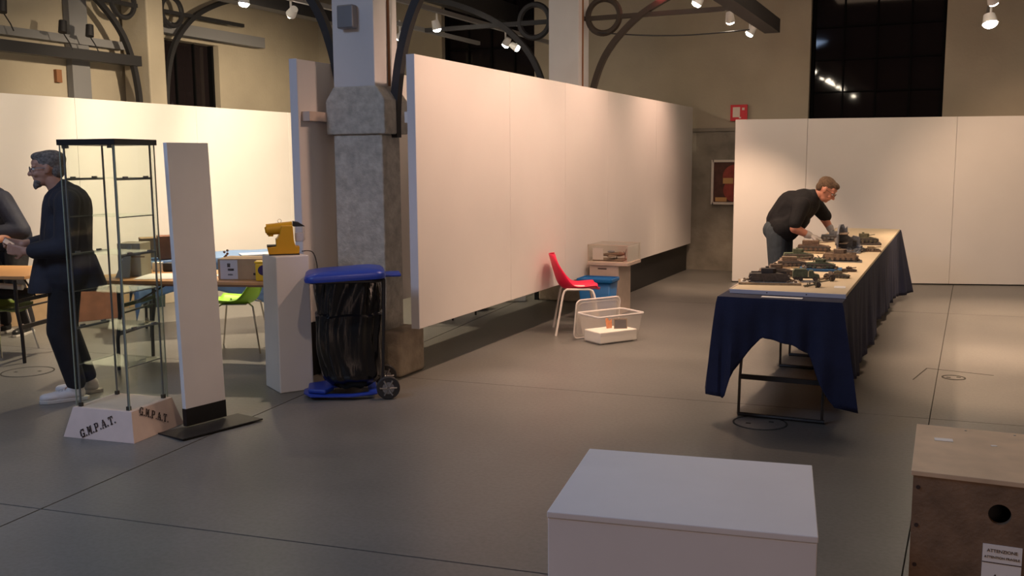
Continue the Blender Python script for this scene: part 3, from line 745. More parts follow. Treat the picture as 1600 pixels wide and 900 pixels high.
tag(B().box((0, 0, .07), (.12, .004, .14)).build('reflection_card', 'paper', None, loc=(-3.5, 9.80, .576), rot=R(5)), 'small white card added in place of a reflection at the left inside the acrylic cover', 'card')  # added card, stands in for the reflection seen in the acrylic
tag(B().box((0, 0, .085), (.004, .40, .17)).build('reflection_card', 'paper', None, loc=(-3.150, 9.94, .576), rot=0), 'tall white card added as the bright reflection along the right side inside the acrylic cover', 'card')  # added white card imitates the bright reflection on the right pane
cr = thing('storage_crate', 'blue plastic crate on the floor before the low wooden pedestal', 'crate', (-3.36, 9.42, 0), R(2))
b = B(); tray(b, .145, .11, .175, .14, .005, .43, .02); b.build('crate_body', 'blue_bin', cr, solid=.005)
B().tube([(x, y, .425) for x, y in rr(.185, .15, .02)], .01, 6, closed=True, squash=(.02, .008, (0, 0, 1))).build('rim', 'blue_bin', cr)


# ---- fire sign, painting
fs_ = thing('fire_sign', 'red square fire equipment sign with white field high on the rear wall', 'sign', (-2.955, 14.37, 2.335), 0)
mat('sign_red', (.62, .02, .03), .4); mat('sign_white', (.72, .6, .52), .5)
B().box((0, 0, 0), (.245, .03, .235)).build('plate', 'sign_red', fs_, bevel=.003)
B().box((-.035, -.016, .01), (.105, .004, .145)).build('white_field', 'sign_white', fs_)
B().box((.065, -.016, .055), (.035, .004, .035), R(0)).build('flame_mark', 'sign_white', fs_)
B().box((.02, -.016, -.07), (.03, .004, .02)).build('hose_mark', 'sign_white', fs_)
pt = thing('framed_picture', 'white framed dark red abstract picture partly hidden by the right partition', 'picture', (-3.02, 14.36, 1.325), 0)
mat('canvas_brown', (.09, .03, .02), .6, noise=.3, scale=12); mat('canvas_red', (.32, .05, .035), .6, noise=.25, scale=10); mat('canvas_yellow', (.62, .36, .14), .6)
mat('frame_white', (.72, .66, .6), .5)
for x, z, sx, sz in ((-.3, 0, .035, .66), (.3, 0, .035, .66), (0, .3125, .6, .035), (0, -.3125, .6, .035)): B().box((x, 0, z), (sx, .05, sz)).build('frame', 'frame_white', pt)
cv = B().box((0, .01, 0), (.58, .02, .60)).build('canvas', 'canvas_brown', pt)
B().cyl((.03, -.001, .08), (.03, -.004, .08), .18, n=32).build('red_disc', 'canvas_red', cv)
B().cyl((.03, -.001, -.12), (.03, -.003, -.12), .17, n=32).build('red_disc', 'canvas_red', cv)
B().box((-.07, -.006, .02), (.15, .002, .085)).build('yellow_patch', 'canvas_yellow', cv, bevel=.0)
B().box((-.17, -.003, -.255), (.17, .004, .06)).build('yellow_patch', 'canvas_yellow', cv)

# ---- floor hatches
def hatch(name, label, x, y, r, sq=None, rz=0):
    t = thing(name, label, 'hatch', (x, y, 0), rz)
    b = B(); prof = [(r-.012, 0), (r-.012, .002), (r, .002), (r, 0)]
    b.lathe(prof, n=40); b.build('ring', 'subfloor', t)
    b = B(); b.cyl((0, 0, 0), (0, 0, .0015), r-.02, n=36); b.build('cover', 'floor', t)
    for a in (.6, 3.7): B().box((r*.45*math.cos(a), r*.45*math.sin(a), .002), (.03, .02, .002)).build('keyhole', 'subfloor', t)
    if sq:
        for x_, y_, sx, sy in ((0, sq, 2*sq, .008), (-sq, 0, .008, 2*sq)): B().box((x_, y_, .001), (sx, sy, .001)).build('square_joint', 'subfloor', t)
    return t
hatch('floor_hatch', 'round floor hatch in the concrete in front of the blue cloth table legs', -1.06, 6.02, .17)
hatch('floor_hatch', 'round floor hatch in the left room behind the standing man', -6.72, 5.24, .2)
hatch('floor_drain', 'small round drain cover in a square patch right of the blue cloth table', .047, 7.886, .085, .24, R(-10))
# ================================================================ long table with blue cloth
def folding_legs(t, x0, x1, y, zt, m='leg_metal', lean=.04, s=1):
    for x in (x0, x1):
        o = B().tube([(x, y, zt), (x, y+.005*s, .45), (x-.004, y-lean*s, .25), (x-.006, y-lean*s-.01*s, .012)], .009, 6).build('leg', m, t)
    B().box(((x0+x1)/2, y-lean*s*.9, .26), (x1-x0, .02, .03)).build('stretcher', m, t)
    B().box(((x0+x1)/2, y, .56), (x1-x0, .018, .02)).build('stretcher', m, t)
    B().cyl((x0-.01, y-lean*s-.01*s, .014), (x1+.01, y-lean*s-.01*s, .014), .013, n=8).build('foot_bar', m, t)
for k, yc in enumerate((6.95, 9.05, 11.2)):
    t = thing('folding_table', ('near', 'middle', 'far')[k]+' folding table with dark metal legs hidden under the long blue cloth', 'table', (-.955, yc, 0))
    B().box((0, 0, .77), (.66, 2.0 if k else 1.9, .04)).build('tabletop', 'table_wood', t)
    folding_legs(t, -.26, .26, -.76, .75)
    folding_legs(t, -.26, .26, .76, .75, s=-1)
X0, X1, Y0, Y1 = -1.325, -.585, 5.93, 12.38
def lerp_tab(tab, x):
    for (a, va), (b_, vb) in zip(tab[:-1], tab[1:]):
        if x <= b_: return va+(vb-va)*max(0, (x-a)/(b_-a))
    return tab[-1][1]
def skirt():
    # s runs along the rim: left side (far->near), front, right side (near->far), back
    pts = []
    cx, cy = (X0+X1)/2, (Y0+Y1)/2
    def seg(a, b_, n): return [(Vector(a).lerp(Vector(b_), i/n)) for i in range(n)]
    rim = seg((X0, Y1), (X0, Y0), 120)+seg((X0, Y0), (X1, Y0), 44)+seg((X1, Y0), (X1, Y1), 150)+seg((X1, Y1), (X0, Y1), 30)
    n = len(rim); nv = 18; vs = []; fs = []
    front = [(X0, .19), (X0+.06, .165), (X0+.11, .33), (X0+.21, .47), (X0+.28, .55), (X0+.48, .545), (X0+.56, .50), (X0+.64, .33), (X1-.05, .23), (X1, .16)]
    right = [(Y0, .16), (Y0+.12, .2), (Y0+.3, .26), (6.6, .22), (7.0, .20), (8.1, .235), (9.2, .26), (10.2, .22), (11.3, .14), (Y1, .05)]
    left = [(Y0, .19), (Y0+.3, .30), (7, .30), (11, .30), (Y1, .2)]
    for i, p in enumerate(rim):
        q = rim[(i+1) % n]; pr = rim[i-1]
        nrm = Vector(((q-pr).y, -(q-pr).x)).normalized()*-1
        nrm = Vector((-nrm.x, -nrm.y)) if (p-Vector((cx, cy))).dot(nrm) < 0 else nrm
        e = 1e-6
        if i < 120: hem = lerp_tab(left, p.y); side = 0
        elif i < 164: hem = lerp_tab(front, p.x); side = 1
        elif i < 314: hem = lerp_tab(right, p.y); side = 2
        else: hem = .2; side = 3
        dcorn = min((p-Vector(c)).length for c in ((X0, Y0), (X1, Y0), (X0, Y1), (X1, Y1)))
        if side == 1: ph = p.x*26
        else: ph = p.y*13
        amp = .016+.03*math.exp(-dcorn*6)
        hem += .018*math.sin(p.y*5.1+p.x*9)
        for j in range(nv+1):
            v = j/nv; z = .806-(.806-hem)*v
            off = .004+.035*v**1.2*(.6+.4*math.sin(ph*.31+1))+amp*v*math.sin(ph+1.5*math.sin(ph*.37)+v*.8)+.010*v*math.sin(ph*2.3)
            if dcorn < .12: off += .055*v*(1-dcorn/.12)
            if side == 2 and p.y > Y1-.9: off += .17*v*((p.y-Y1+.9)/.9)**2
            if side == 3 and p.x > X1-.3: off += .1*v*((p.x-X1+.3)/.3)
            if v == 0: off = 0
            vs.append((p.x+nrm.x*off, p.y+nrm.y*off, z if j else .806))
    for i in range(n):
        k = (i+1) % n
        for j in range(nv): fs.append((i*(nv+1)+j, i*(nv+1)+j+1, k*(nv+1)+j+1, k*(nv+1)+j))
    b = B(); b.add(vs, fs, True); k = len(rim)
    b.add([(p.x, p.y, .806) for p in rim], [tuple(range(k))])
    return b
cl = tag(skirt().build('tablecloth', 'navy_cloth', solid=.003), 'long dark navy blue cloth draped unevenly over the row of tables', 'tablecloth')
bd2 = thing('display_board', 'long pale yellow board lying on the navy cloth under the models', 'board', (-.935, 9.11, .808))
for a, b_ in ((-2.99, -.9), (-.9, 1.2), (1.2, 3.03)):
    B().box((0, (a+b_)/2, .013), (.70, b_-a-.003, .022)).build('board_section', 'board_top', bd2, bevel=.0015)
B().box((0, -2.997, .0125), (.705, .012, .025)).build('pale_edge', 'board_edge', bd2)
for x in (-.12, .12): B().cyl((x, -3.004, .013), (x, -3.002, .013), .004, n=8).build('screw_head', 'ink', bd2)
B().box((-.356, 0, .019), (.012, 5.98, .014)).build('side_strip', 'pale_wood', bd2)
tag(B().box((0, 0, 0), (.245, .055, .0015)).build('caption_card', 'paper', None, loc=(-.945, 6.00, .81), rot=R(1)), 'white caption strip lying on the navy cloth before the board', 'card')

# ---------------------------------------------------------------- models
def col(name, c, **k): mat(name, c, .7, noise=.3, scale=60, **k); return name
col('m_olive', (.15, .135, .08)); col('m_brown', (.21, .15, .105)); col('m_grey', (.16, .16, .165)); col('m_dark', (.075, .062, .055)); col('m_green', (.10, .12, .075))
col('m_tan', (.34, .25, .15)); col('m_rust', (.17, .105, .07)); col('m_white', (.62, .58, .52)); col('m_blue', (.02, .10, .24)); col('m_slate', (.19, .20, .225))
BZ = .832
def basep(t, w_, d, h, m='m_tan', oval=False, top=None):
    if oval: B().prism([(w_/2*math.cos(a*math.pi/14), d/2*math.sin(a*math.pi/14)) for a in range(28)], 0, h).build('base', m, t)
    else:
        B().box((0, 0, h/2), (w_, d, h)).build('base', m, t, bevel=.003)
        if top: B().box((0, 0, h+.001), (w_-.03, d-.03, .003)).build('groundwork', top, t)
def rocks(t, w_, d, h, m, n=40, hh=.012, kind=True):
    b = B(); rnd = random.Random(n*7+int(w_*1000))
    for i in range(n):
        x, y = (rnd.random()-.5)*w_, (rnd.random()-.5)*d; r = hh*(.4+rnd.random())
        b.ball((x, y, h+r*.3), (r, r*(.6+.7*rnd.random()), r*(.5+.8*rnd.random())), 6)
    o = b.build('rubble', m, t); o['kind'] = 'stuff'; return o
def tank(name, label, x, y, rz, L=.2, m='m_olive', base=None, gun=1, turret=True, h0=0, cat='model', skirts=False, seed=1):
    t = thing(name, label, cat, (x, y, BZ), R(rz)); W = L*.44; z0 = 0
    if base: basep(t, *base); z0 = base[2]+.002
    rocks(t, (base[0] if base else L)*.85, (base[1] if base else W)*.8, z0, m if base is None else 'm_brown', 45+seed, .010)
    H_ = L*.16
    B().prism([(-L*.5, z0+H_*.5), (-L*.47, z0+H_*1.15), (L*.2, z0+H_*1.25), (L*.5, z0+H_*.8), (L*.44, z0+H_*.35), (-L*.42, z0+H_*.3)], -W*.36, W*.36, M=pm).build('hull', m, t, bevel=.002)
    for s in (-1, 1):
        tr = B(); path = [(-L*.44, z0+.004), (-L*.5, z0+H_*.5), (-L*.43, z0+H_*.95), (L*.42, z0+H_*.95), (L*.5, z0+H_*.55), (L*.42, z0+.004)]
        tr.prism(path, s*W*.5-W*.09, s*W*.5+W*.09, M=pm); o = tr.build('track', 'm_dark', t, bevel=.002)
        wb2 = B()
        for k in range(6): wb2.cyl((-L*.36+L*.145*k, s*W*.6, z0+H_*.4), (-L*.36+L*.145*k, s*W*.615, z0+H_*.4), H_*.3, n=10)
        wb2.build('road_wheels', m, o)
        if skirts: B().box((0, s*W*.6, z0+H_*.95), (L*.86, .003, H_*.7)).build('side_skirt', m, t)
    if turret:
        B().prism([(-L*.2, -W*.24), (L*.08, -W*.27), (L*.16, -W*.12), (L*.16, W*.12), (L*.08, W*.27), (-L*.2, W*.24)], z0+H_*1.2, z0+H_*2.0).build('turret', m, t, bevel=.004)
        B().cyl((-L*.05, W*.1, z0+H_*2.0), (-L*.05, W*.1, z0+H_*2.25), W*.1, n=12).build('cupola', m, t)
        if gun: B().cyl((L*.14, 0, z0+H_*1.6), (L*(.2+.42*gun), 0, z0+H_*1.8), .0035, n=8).build('gun_barrel', m, t)
    else:
        B().box((-L*.1, 0, z0+H_*1.6), (L*.5, W*.6, H_*.8)).build('superstructure', m, t, bevel=.003)
        if gun: B().cyl((L*.1, 0, z0+H_*1.5), (L*.62, 0, z0+H_*1.9), .004, n=8).build('gun_barrel', m, t)
    return t
def truck(name, label, x, y, rz, L=.17, m='m_olive', base=None):
    t = thing(name, label, 'model', (x, y, BZ), R(rz)); W = L*.4; z0 = 0
    if base: basep(t, *base); z0 = base[2]
    B().box((0, 0, z0+L*.12), (L, W*.5, L*.05)).build('chassis', 'm_dark', t)
    B().prism([(L*.12, z0+L*.12), (L*.5, z0+L*.12), (L*.5, z0+L*.26), (L*.32, z0+L*.29), (L*.28, z0+L*.42), (L*.12, z0+L*.42)], -W*.45, W*.45, M=pm).build('cab', m, t, bevel=.002)
    B().prism([(-L*.5, z0+L*.15), (L*.08, z0+L*.15), (L*.08, z0+L*.40), (L*.0, z0+L*.48), (-L*.42, z0+L*.48), (-L*.5, z0+L*.40)], -W*.5, W*.5, M=pm).build('cargo_bed', m, t, bevel=.003)
    for sx in (-.38, -.2, .36):
        for s in (-1, 1): B().cyl((L*sx, s*W*.42, z0+L*.09), (L*sx, s*W*.55, z0+L*.09), L*.09, n=12).build('wheel', 'm_dark', t)
    return t
def gun(name, label, x, y, rz, L=.15, m='m_olive', base=None):
    t = thing(name, label, 'model', (x, y, BZ), R(rz)); z0 = 0
    if base: basep(t, *base); z0 = base[2]
    for s in (-1, 1): B().cyl((0, s*L*.22, z0+L*.13), (0, s*L*.28, z0+L*.13), L*.13, n=14).build('wheel', 'm_dark', t)
    B().cyl((0, -L*.24, z0+L*.13), (0, L*.24, z0+L*.13), .003, n=6).build('axle', m, t)
    for s in (-1, 1): B().tube([(0, s*L*.05, z0+L*.13), (-L*.6, s*L*.2, z0+.004)], .004, 5).build('trail', m, t)
    B().cyl((-L*.2, 0, z0+L*.2), (L*.6, 0, z0+L*.32), .005, .0035, 8).build('gun_barrel', m, t)
    B().box((L*.06, 0, z0+L*.24), (.004, L*.42, L*.24)).build('shield', m, t)
    b = B()
    for k, (dx, dy) in enumerate(((-.3, .3), (-.1, -.35), (-.45, -.1), (.1, .4))):
        b.cyl((L*dx, L*dy, z0), (L*dx, L*dy, z0+.022), .004, .005, 6); b.ball((L*dx, L*dy, z0+.028), .004, 6)
    b.build('crew_figures', m, t)
    return t
def plane(name, label, loc, rz, L=.26, m='m_olive', base=None, tilt=0):
    t = thing(name, label, 'model', loc, (0, R(tilt), R(rz))); z0 = .03
    if base: basep(t, *base)
    for s in (-1, 1):
        B().cyl((L*.15, s*L*.18, .004), (L*.15, s*L*.18, z0+L*.06), .0025, n=6).build('gear_strut', 'm_dark', t)
        B().cyl((L*.15, s*L*.18-.004, .012), (L*.15, s*L*.18+.004, .012), .011, n=12).build('wheel', 'm_dark', t)
    B().cyl((L*.3, 0, z0+L*.1), (-L*.5, 0, z0+L*.06), L*.075, L*.02, 14).build('fuselage', m, t)
    B().cyl((L*.3, 0, z0+L*.1), (L*.44, 0, z0+L*.105), L*.075, L*.03, 14).build('engine_cowl', m, t)
    B().ball((L*.02, 0, z0+L*.17), (L*.12, L*.045, L*.04), 10).build('canopy', 'm_slate', t)
    B().prism([(-L*.02, -L*.03), (L*.02, -L*.52), (L*.12, -L*.52), (L*.22, -L*.03), (L*.22, L*.03), (L*.12, L*.52), (L*.02, L*.52), (-L*.02, L*.03)], z0+L*.05, z0+L*.075).build('wing', m, t, bevel=.001)
    B().prism([(-L*.5, -L*.02), (-L*.48, -L*.18), (-L*.4, -L*.18), (-L*.36, 0), (-L*.4, L*.18), (-L*.48, L*.18), (-L*.5, L*.02)], z0+L*.07, z0+L*.08).build('tailplane', m, t)
    B().prism([(-L*.5, z0+L*.06), (-L*.52, z0+L*.22), (-L*.44, z0+L*.24), (-L*.34, z0+L*.1)], -.002, .002, M=pm).build('tail_fin', m, t)
    for k in range(3):
        a = R(35+120*k); B().cyl((L*.45, 0, z0+L*.1), (L*.45, math.cos(a)*L*.24, z0+L*.1+math.sin(a)*L*.24), .005, .003, 6).build('propeller_blade', 'm_dark', t)
    return t
def ruin(name, label, x, y, rz, w_, d, h, m='m_slate'):
    t = thing(name, label, 'model', (x, y, BZ), R(rz)); basep(t, w_, d, .012, 'm_slate')
    prof = [(-w_/2, 0), (-w_/2, h), (-w_*.30, h*1.02), (-w_*.22, h*.86), (-w_*.14, h*.95), (-w_*.1, h*.6), (w_*.05, h*.52), (w_*.12, h*.6), (w_*.4, h*.55), (w_*.45, h*.2), (w_*.5, 0)]
    B().prism(prof, d*.30, d*.38, M=Matrix(((1, 0, 0), (0, 0, 1), (0, 1, 0)))).build('ruined_wall', m, t, bevel=.001)
    B().prism([(-d*.4, 0), (-d*.4, h*.7), (-d*.1, h*.9), (d*.3, h), (d*.38, 0)], -w_*.5, -w_*.42, M=Matrix(((0, 0, 1), (1, 0, 0), (0, 1, 0)))).build('ruined_wall', m, t)
    for k, z in enumerate((.35, .7)): B().box((-w_*.25, 0, h*z), (w_*.4, d*.7, .006)).build('broken_floor', 'm_brown', t)
    for x_, z in ((.2, .3),): B().box((w_*x_, d*.29, h*z), (w_*.16, .006, h*.22)).build('window_hole', 'm_dark', t)
    rocks(t, w_*.9, d*.9, .012, m, 70, .012)
    return t
tank('model_tank', 'large dark brown model tank on a tan framed base, nearest on the table', -1.11, 6.50, 12, .27, 'm_dark', (.40, .20, .014, 'm_tan', False, 'm_white'), .4, skirts=True, seed=3)
tank('model_tank', 'brown model tank behind the nearest dark tank at the left board edge', -1.13, 6.92, 20, .24, 'm_brown', (.28, .17, .008, 'm_tan'), .3, seed=4)
truck('model_truck', 'olive green model armoured truck on a clear plate in the second row', -.90, 6.68, 12, .17, 'm_green', (.2, .13, .006, 'm_white'))
gun('model_gun', 'small olive model field gun with crew at the near right of the board', -.79, 6.42, 15, .14, 'm_olive')
gun('model_gun', 'brown-green model gun and limber behind the near small gun', -.76, 6.80, 30, .17, 'm_brown')
tank('model_tank', 'low olive model tank right of the blue-based tank', -.72, 6.98, -5, .15, 'm_olive', None, .5, seed=6)
tank('model_car', 'tiny brown model vehicle alone near the right board edge', -.69, 7.40, 8, .11, 'm_rust', None, .6, seed=5)
tank('model_tank', 'green model tank standing on a bright blue base', -.89, 7.40, 5, .21, 'm_green', (.30, .17, .018, 'm_blue'), .4, seed=7)
tank('model_tank', 'pale brown model half-track on an oval base at the left board edge', -1.12, 7.55, 10, .22, 'm_brown', (.28, .2, .01, 'm_tan', True), .2, False, seed=8)
tank('model_tank', 'grey-green model tank on the left edge behind the oval base', -1.16, 8.15, 14, .24, 'm_green', (.3, .2, .01, 'm_brown', True), .5, seed=9)
plane('model_aircraft', 'small model aircraft on a white base in the middle of the board', (-.985, 7.80, BZ), 60, .15, 'm_dark', (.18, .18, .008, 'm_white'))
tank('model_tank', 'long brown model tank with side skirts in front of the grey ruin', -.83, 8.15, 5, .28, 'm_brown', (.33, .2, .006, 'm_grey'), .4, skirts=True, seed=10)
tank('model_tank', 'wide rusty brown diorama with a long low vehicle before the gloved hand', -1.125, 8.82, 2, .28, 'm_rust', (.33, .24, .016, 'm_tan'), .3, False, seed=11)
ruin('model_ruin', 'tall grey model of a ruined building on the board', -.845, 8.98, 2, .20, .3, .235)
tank('model_tank', 'grey wrecked model tank at the right of the grey ruin', -.76, 9.05, 80, .17, 'm_slate', None, .3, seed=12)
tank('model_car', 'small tan model vehicle at the right board edge beside the ruin', -.66, 9.1, 10, .12, 'm_tan', (.15, .09, .006, 'm_rust'), .2, False, seed=13)
tank('model_tank', 'grey model tank being handled by the bending man', -1.10, 10.15, 6, .26, 'm_grey', (.32, .2, .014, 'm_dark'), .5, seed=14)
tank('model_tank', 'olive brown model wreck with raised gun in the far right row', -.79, 9.85, 8, .26, 'm_olive', (.3, .2, .02, 'm_dark'), .4, seed=15)
truck('model_truck', 'grey model truck between the far tank and the ruin', -.95, 9.6, 20, .16, 'm_grey')
tag(B().box((0, 0, 0), (.07, .11, .0015)).build('caption_card', 'paper', None, loc=(-.655, 6.46, .8325), rot=R(5)), 'small white card at the near right corner of the board', 'card')
tag(B().box((0, 0, 0), (.12, .09, .0015)).build('caption_card', 'paper', None, loc=(-1.17, 7.15, .8325), rot=R(12)), 'white card at the left board edge among the brown tanks', 'card')
plane('model_aircraft', 'dark model fighter aircraft with three-blade propeller inside the acrylic cover', (-3.40, 9.93, .578), 6, .36, 'm_brown', (.34, .26, .012, 'm_brown'))

# ================================================================ left room
# table A
ta = thing('folding_table', 'wooden folding table with dark legs behind the glass case', 'table', (-6.15, 5.50, 0), R(17.5))
tt = B().box((.73, .38, .725), (1.50, .80, .028)).build('tabletop', 'table_wood', ta, bevel=.004)
mat('edge_dark', (.20, .10, .05), .6)
for y in (.0,): B().box((.73, -.012, .715), (1.48, .014, .035)).build('edge_band', 'edge_dark', ta)
def legs2(t, x, y0, y1, m='leg_metal', s=1):
    for y in (y0, y1):
        B().tube([(x, y, .70), (x, y, .45), (x-.03*s, y, .25), (x-.035*s, y, .0)], .015, 7).build('leg', m, t)
    for z, h in ((.30, .035), (.52, .03), (.46, .012)): B().box((x-.02*s*(z < .4), (y0+y1)/2, z), (.02, y1-y0, h)).build('stretcher', m, t)
    B().cyl((x, (y0+y1)/2, .52), (x+(.35 if s > 0 else -.12), (y0+y1)/2, .71), .008, n=6).build('brace', m, t)
legs2(ta, .12, .06, .62); legs2(ta, 1.40, .06, .62, s=-1)
tb = thing('folding_table', 'orange-topped folding table cut off by the left edge', 'table', (-7.0, 5.42, 0), R(17.5))
B().box((-.72, .42, .725), (1.55, .8, .028)).build('tabletop', 'table_wood', tb, bevel=.004)
legs2(tb, -.06, .06, .60, s=-1); legs2(tb, -1.3, .06, .6)
# table C with blue sheet
tc_ = thing('folding_table', 'folding table under the pale blue sheet against the lit partition', 'table', (-6.517, 7.758, 0), R(50))
B().box((0, 0, .72), (2.2, .78, .03)).build('tabletop', 'table_wood', tc_)
for s in (-1, 1):
    for y in (-.28, .28): B().tube([(s*1.0, y, .71), (s*1.02, y, 0)], .014, 6).build('leg', 'leg_metal', tc_)
    B().box((s*1.015, 0, .1), (.02, .56, .03)).build('stretcher', 'leg_metal', tc_)
def sheet(u, v):
    X = (u-.5)*2.7; Y = (v-.5)*1.5; ex = max(0, abs(X)-1.11); ey = max(0, abs(Y)-.40)
    d = math.hypot(ex, ey); lim = 1
    x = math.copysign(min(abs(X), 1.11)+.05*min(1, ex*4)+.03*ey*math.sin(9*Y), X)
    y = math.copysign(min(abs(Y), .40)+.04*min(1, ey*4)+.035*min(1, d*4)*math.sin(11*X+2), Y)
    return (x, y, .742-d*1.05*(1+.25*math.sin(4*X+1))+.004*math.sin(15*X)*math.sin(13*Y))
tag(B().grid(sheet, 70, 46).build('tablecloth', 'blue_sheet', None, solid=.004, loc=(-6.517, 7.758, 0), rot=R(50)), 'pale blue sheet hanging loosely over the rear table', 'tablecloth')
tag(B().box((0, 0, 0), (.34, .22, .012)).build('tray', 'white_paint', None, loc=(-6.30, 7.60, .755), rot=R(50), bevel=.003), 'flat white tray on the pale blue sheet behind the cardboard box', 'tray')
tag(B().box((0, 0, 0), (.30, .2, .03)).build('flat_case', 'black_plastic', None, loc=(-6.12, 7.95, .764), rot=R(50)), 'flat black case on the pale blue sheet beside the white tray', 'case')

def carton(name, label, cat, x, y, z, w_, d, h, rz, m, extra=None, gap=True):
    t = thing(name, label, cat, (x, y, z), R(rz))
    b_ = B().box((0, 0, h/2), (w_, d, h)).build('body', m, t, bevel=.004)
    if gap:
        B().box((0, 0, h+.0005), (w_*.98, .004, .002)).build('flap_seam', 'edge_dark', t)
    if extra:
        for (x0, z0, sx, sz, mm, nm) in extra: B().box((x0, -d/2-.0015, z0), (sx, .002, sz)).build(nm, mm, t)
    return t
# on table A
c = carton('cardboard_box', 'low cardboard box with printed label on the wooden table beside the yellow canister', 'box', -5.14, 6.06, .74, .38, .26, .165, 21, 'cardboard',
       [(-.10, .08, .14, .15, 'label_grey', 'label'), (.13, .045, .07, .018, 'ink', 'printed_mark'), (-.10, .115, .025, .03, 'ink', 'printed_mark'), (-.085, .08, .05, .018, 'ink', 'printed_mark'), (-.09, .04, .04, .012, 'ink', 'printed_mark')])
yc = thing('canister', 'yellow container with a dark purple emblem next to the pedestal', 'canister', (-4.895, 5.97, .74), R(30))
B().box((0, 0, .07), (.12, .1, .14)).build('body', 'yellow2', yc, bevel=.01)
B().box((0, 0, .148), (.13, .11, .016)).build('lid', 'yellow2', yc, bevel=.004)
B().cyl((.0, -.051, .085), (.0, -.053, .085), .04, n=20).build('round_emblem', 'purple', yc)
carton('cardboard_box', 'greyish cardboard carton with two white labels seen through the glass case', 'box', -6.16, 5.88, .74, .19, .22, .27, 24, 'cardboard_grey',
       [(-.04, .19, .04, .03, 'label_grey', 'label'), (-.04, .13, .04, .03, 'label_grey', 'label'), (.03, .16, .2, .008, 'edge_dark', 'tape_strip')])
mat('sheet_grey', (.30, .29, .25), .7)
tag(B().prism([(-.07, 0), (.05, 0), (.05, .26), (.03, .27)], -.003, .003, M=pm).build('leaning_board', 'sheet_grey', None, loc=(-6.08, 5.68, .741), rot=(R(-14), 0, R(24))), 'thin grey board leaning behind the grey carton on the wooden table', 'board')
carton('cardboard_box', 'small white box right of the grey carton on the wooden table', 'box', -6.20, 6.17, .74, .07, .07, .075, 17, 'paper', gap=False)
tag(B().box((0, 0, .035), (.17, .1, .07)).build('black_case', 'black_plastic', None, loc=(-6.06, 6.22, .74), rot=R(17), bevel=.008), 'small black case on the wooden table beside the white board', 'case')
tag(B().box((0, 0, 0), (.55, .4, .002)).build('paper_sheet', 'paper', None, loc=(-5.78, 5.93, .741), rot=R(30)), 'large pale paper sheet spread on the wooden table', 'paper')
tag(B().box((0, 0, 0), (.2, .28, .003)).build('paper_sheet', 'paper', None, loc=(-5.42, 6.2, .741), rot=R(10)), 'smaller pale paper sheet on the wooden table behind the white board', 'paper')
carton('wooden_crate', 'dull brown crate standing behind the grey carton', 'crate', -7.13, 7.03, .75, .22, .2, .19, 50, 'crate_brown', gap=False)
carton('wooden_crate', 'reddish brown crate next to the white board edge on the rear table', 'crate', -6.86, 6.98, .75, .2, .2, .22, 50, 'crate_red', gap=False)
b = B(); rnd = random.Random(3)
fl_ = thing('glass_jar', 'small jar of trinkets beside the white board on the wooden table', 'jar', (-5.48, 6.2, .74), 0)
B().lathe([(0, 0), (.035, 0), (.038, .1), (.03, .13), (.032, .14)], n=16).build('jar_body', 'frosted', fl_)
for k in range(14): b.ball((.022*math.cos(k*2.4)*rnd.random()*1.4, .022*math.sin(k*2.4)*rnd.random()*1.4, .015+.014*k), .011, 8)
o = b.build('trinkets', 'm_rust', fl_); o['kind'] = 'stuff'
# on the floor at the back
carton('cardboard_box', 'red-brown carton with open pale top under the tables behind the glass case', 'box', -8.45, 7.45, 0, .50, .4, .36, 66, 'crate_red')
carton('cardboard_box', 'tan carton between the red-brown carton and the dark green container', 'box', -8.9, 8.15, 0, .42, .4, .36, 66, 'cardboard')
t = thing('container', 'dark green plastic container between two cartons under the wooden table', 'container', (-8.46, 8.33, 0), R(60))
tray(B(), .10, .10, .12, .12, .0, .42, .02).build('container_body', 'bin_green', t, solid=.005)
B().prism(rr(.128, .128, .02), .42, .445).build('container_lid', 'bin_green', t)
carton('cardboard_box', 'pale carton with bright top behind the table leg beside the white board', 'box', -8.65, 8.78, 0, .50, .4, .38, 66, 'cardboard_pale')
carton('cardboard_box', 'tan carton behind the legs of the left table', 'box', -8.85, 6.95, 0, .46, .4, .38, 64, 'cardboard')
carton('cardboard_box', 'red-brown carton cut off by the left edge', 'box', -9.15, 6.42, 0, .36, .4, .42, 64, 'crate_red')
# things on the green chair at the left edge
lump('folded_clothes', [('e', (-7.62, 5.80, .53), (.17, .16, .06)), ('e', (-7.72, 5.74, .55), (.12, .12, .07)), ('e', (-7.50, 5.85, .52), (.10, .12, .05))], .012, 'dark_fabric')
tag(bpy.data.objects['folded_clothes'], 'heap of black clothes on the chair at the left edge', 'clothes')
tag(B().cyl((-7.98, 5.50, .64), (-7.37, 5.76, .59), .028, .024, 14).build('paper_roll', 'paper'), 'white paper roll lying over the black clothes at the left edge', 'roll')
# seen under the long partition
lump('plastic_bag', [('e', (-4.95, 9.50, .07), (.25, .12, .07)), ('e', (-4.82, 9.62, .08), (.14, .12, .08)), ('e', (-5.08, 9.36, .05), (.16, .1, .05))], .02, 'foam')
tag(bpy.data.objects['plastic_bag'], 'crumpled white plastic bag on the floor seen under the partition', 'bag')
tag(B().box((0, 0, .05), (.5, .3, .1)).build('foam_tray', 'foam', None, loc=(-4.86, 10.30, 0), rot=R(30), bevel=.02), 'flat white foam slab on the floor seen under the partition', 'foam')
st = thing('folding_table', 'folding table in the left room whose thin leg ends show below the partition', 'table', (-4.90, 8.80, 0), R(82))
B().box((0, .06, .73), (.95, .5, .03)).build('tabletop', 'table_wood', st)
for x, y in ((-.42, -.16), (0.0, -.16), (.42, -.16), (-.42, .27), (.42, .27)): B().tube([(x, y+.03, .72), (x, y, 0)], .012, 6).build('leg', 'leg_metal', st)
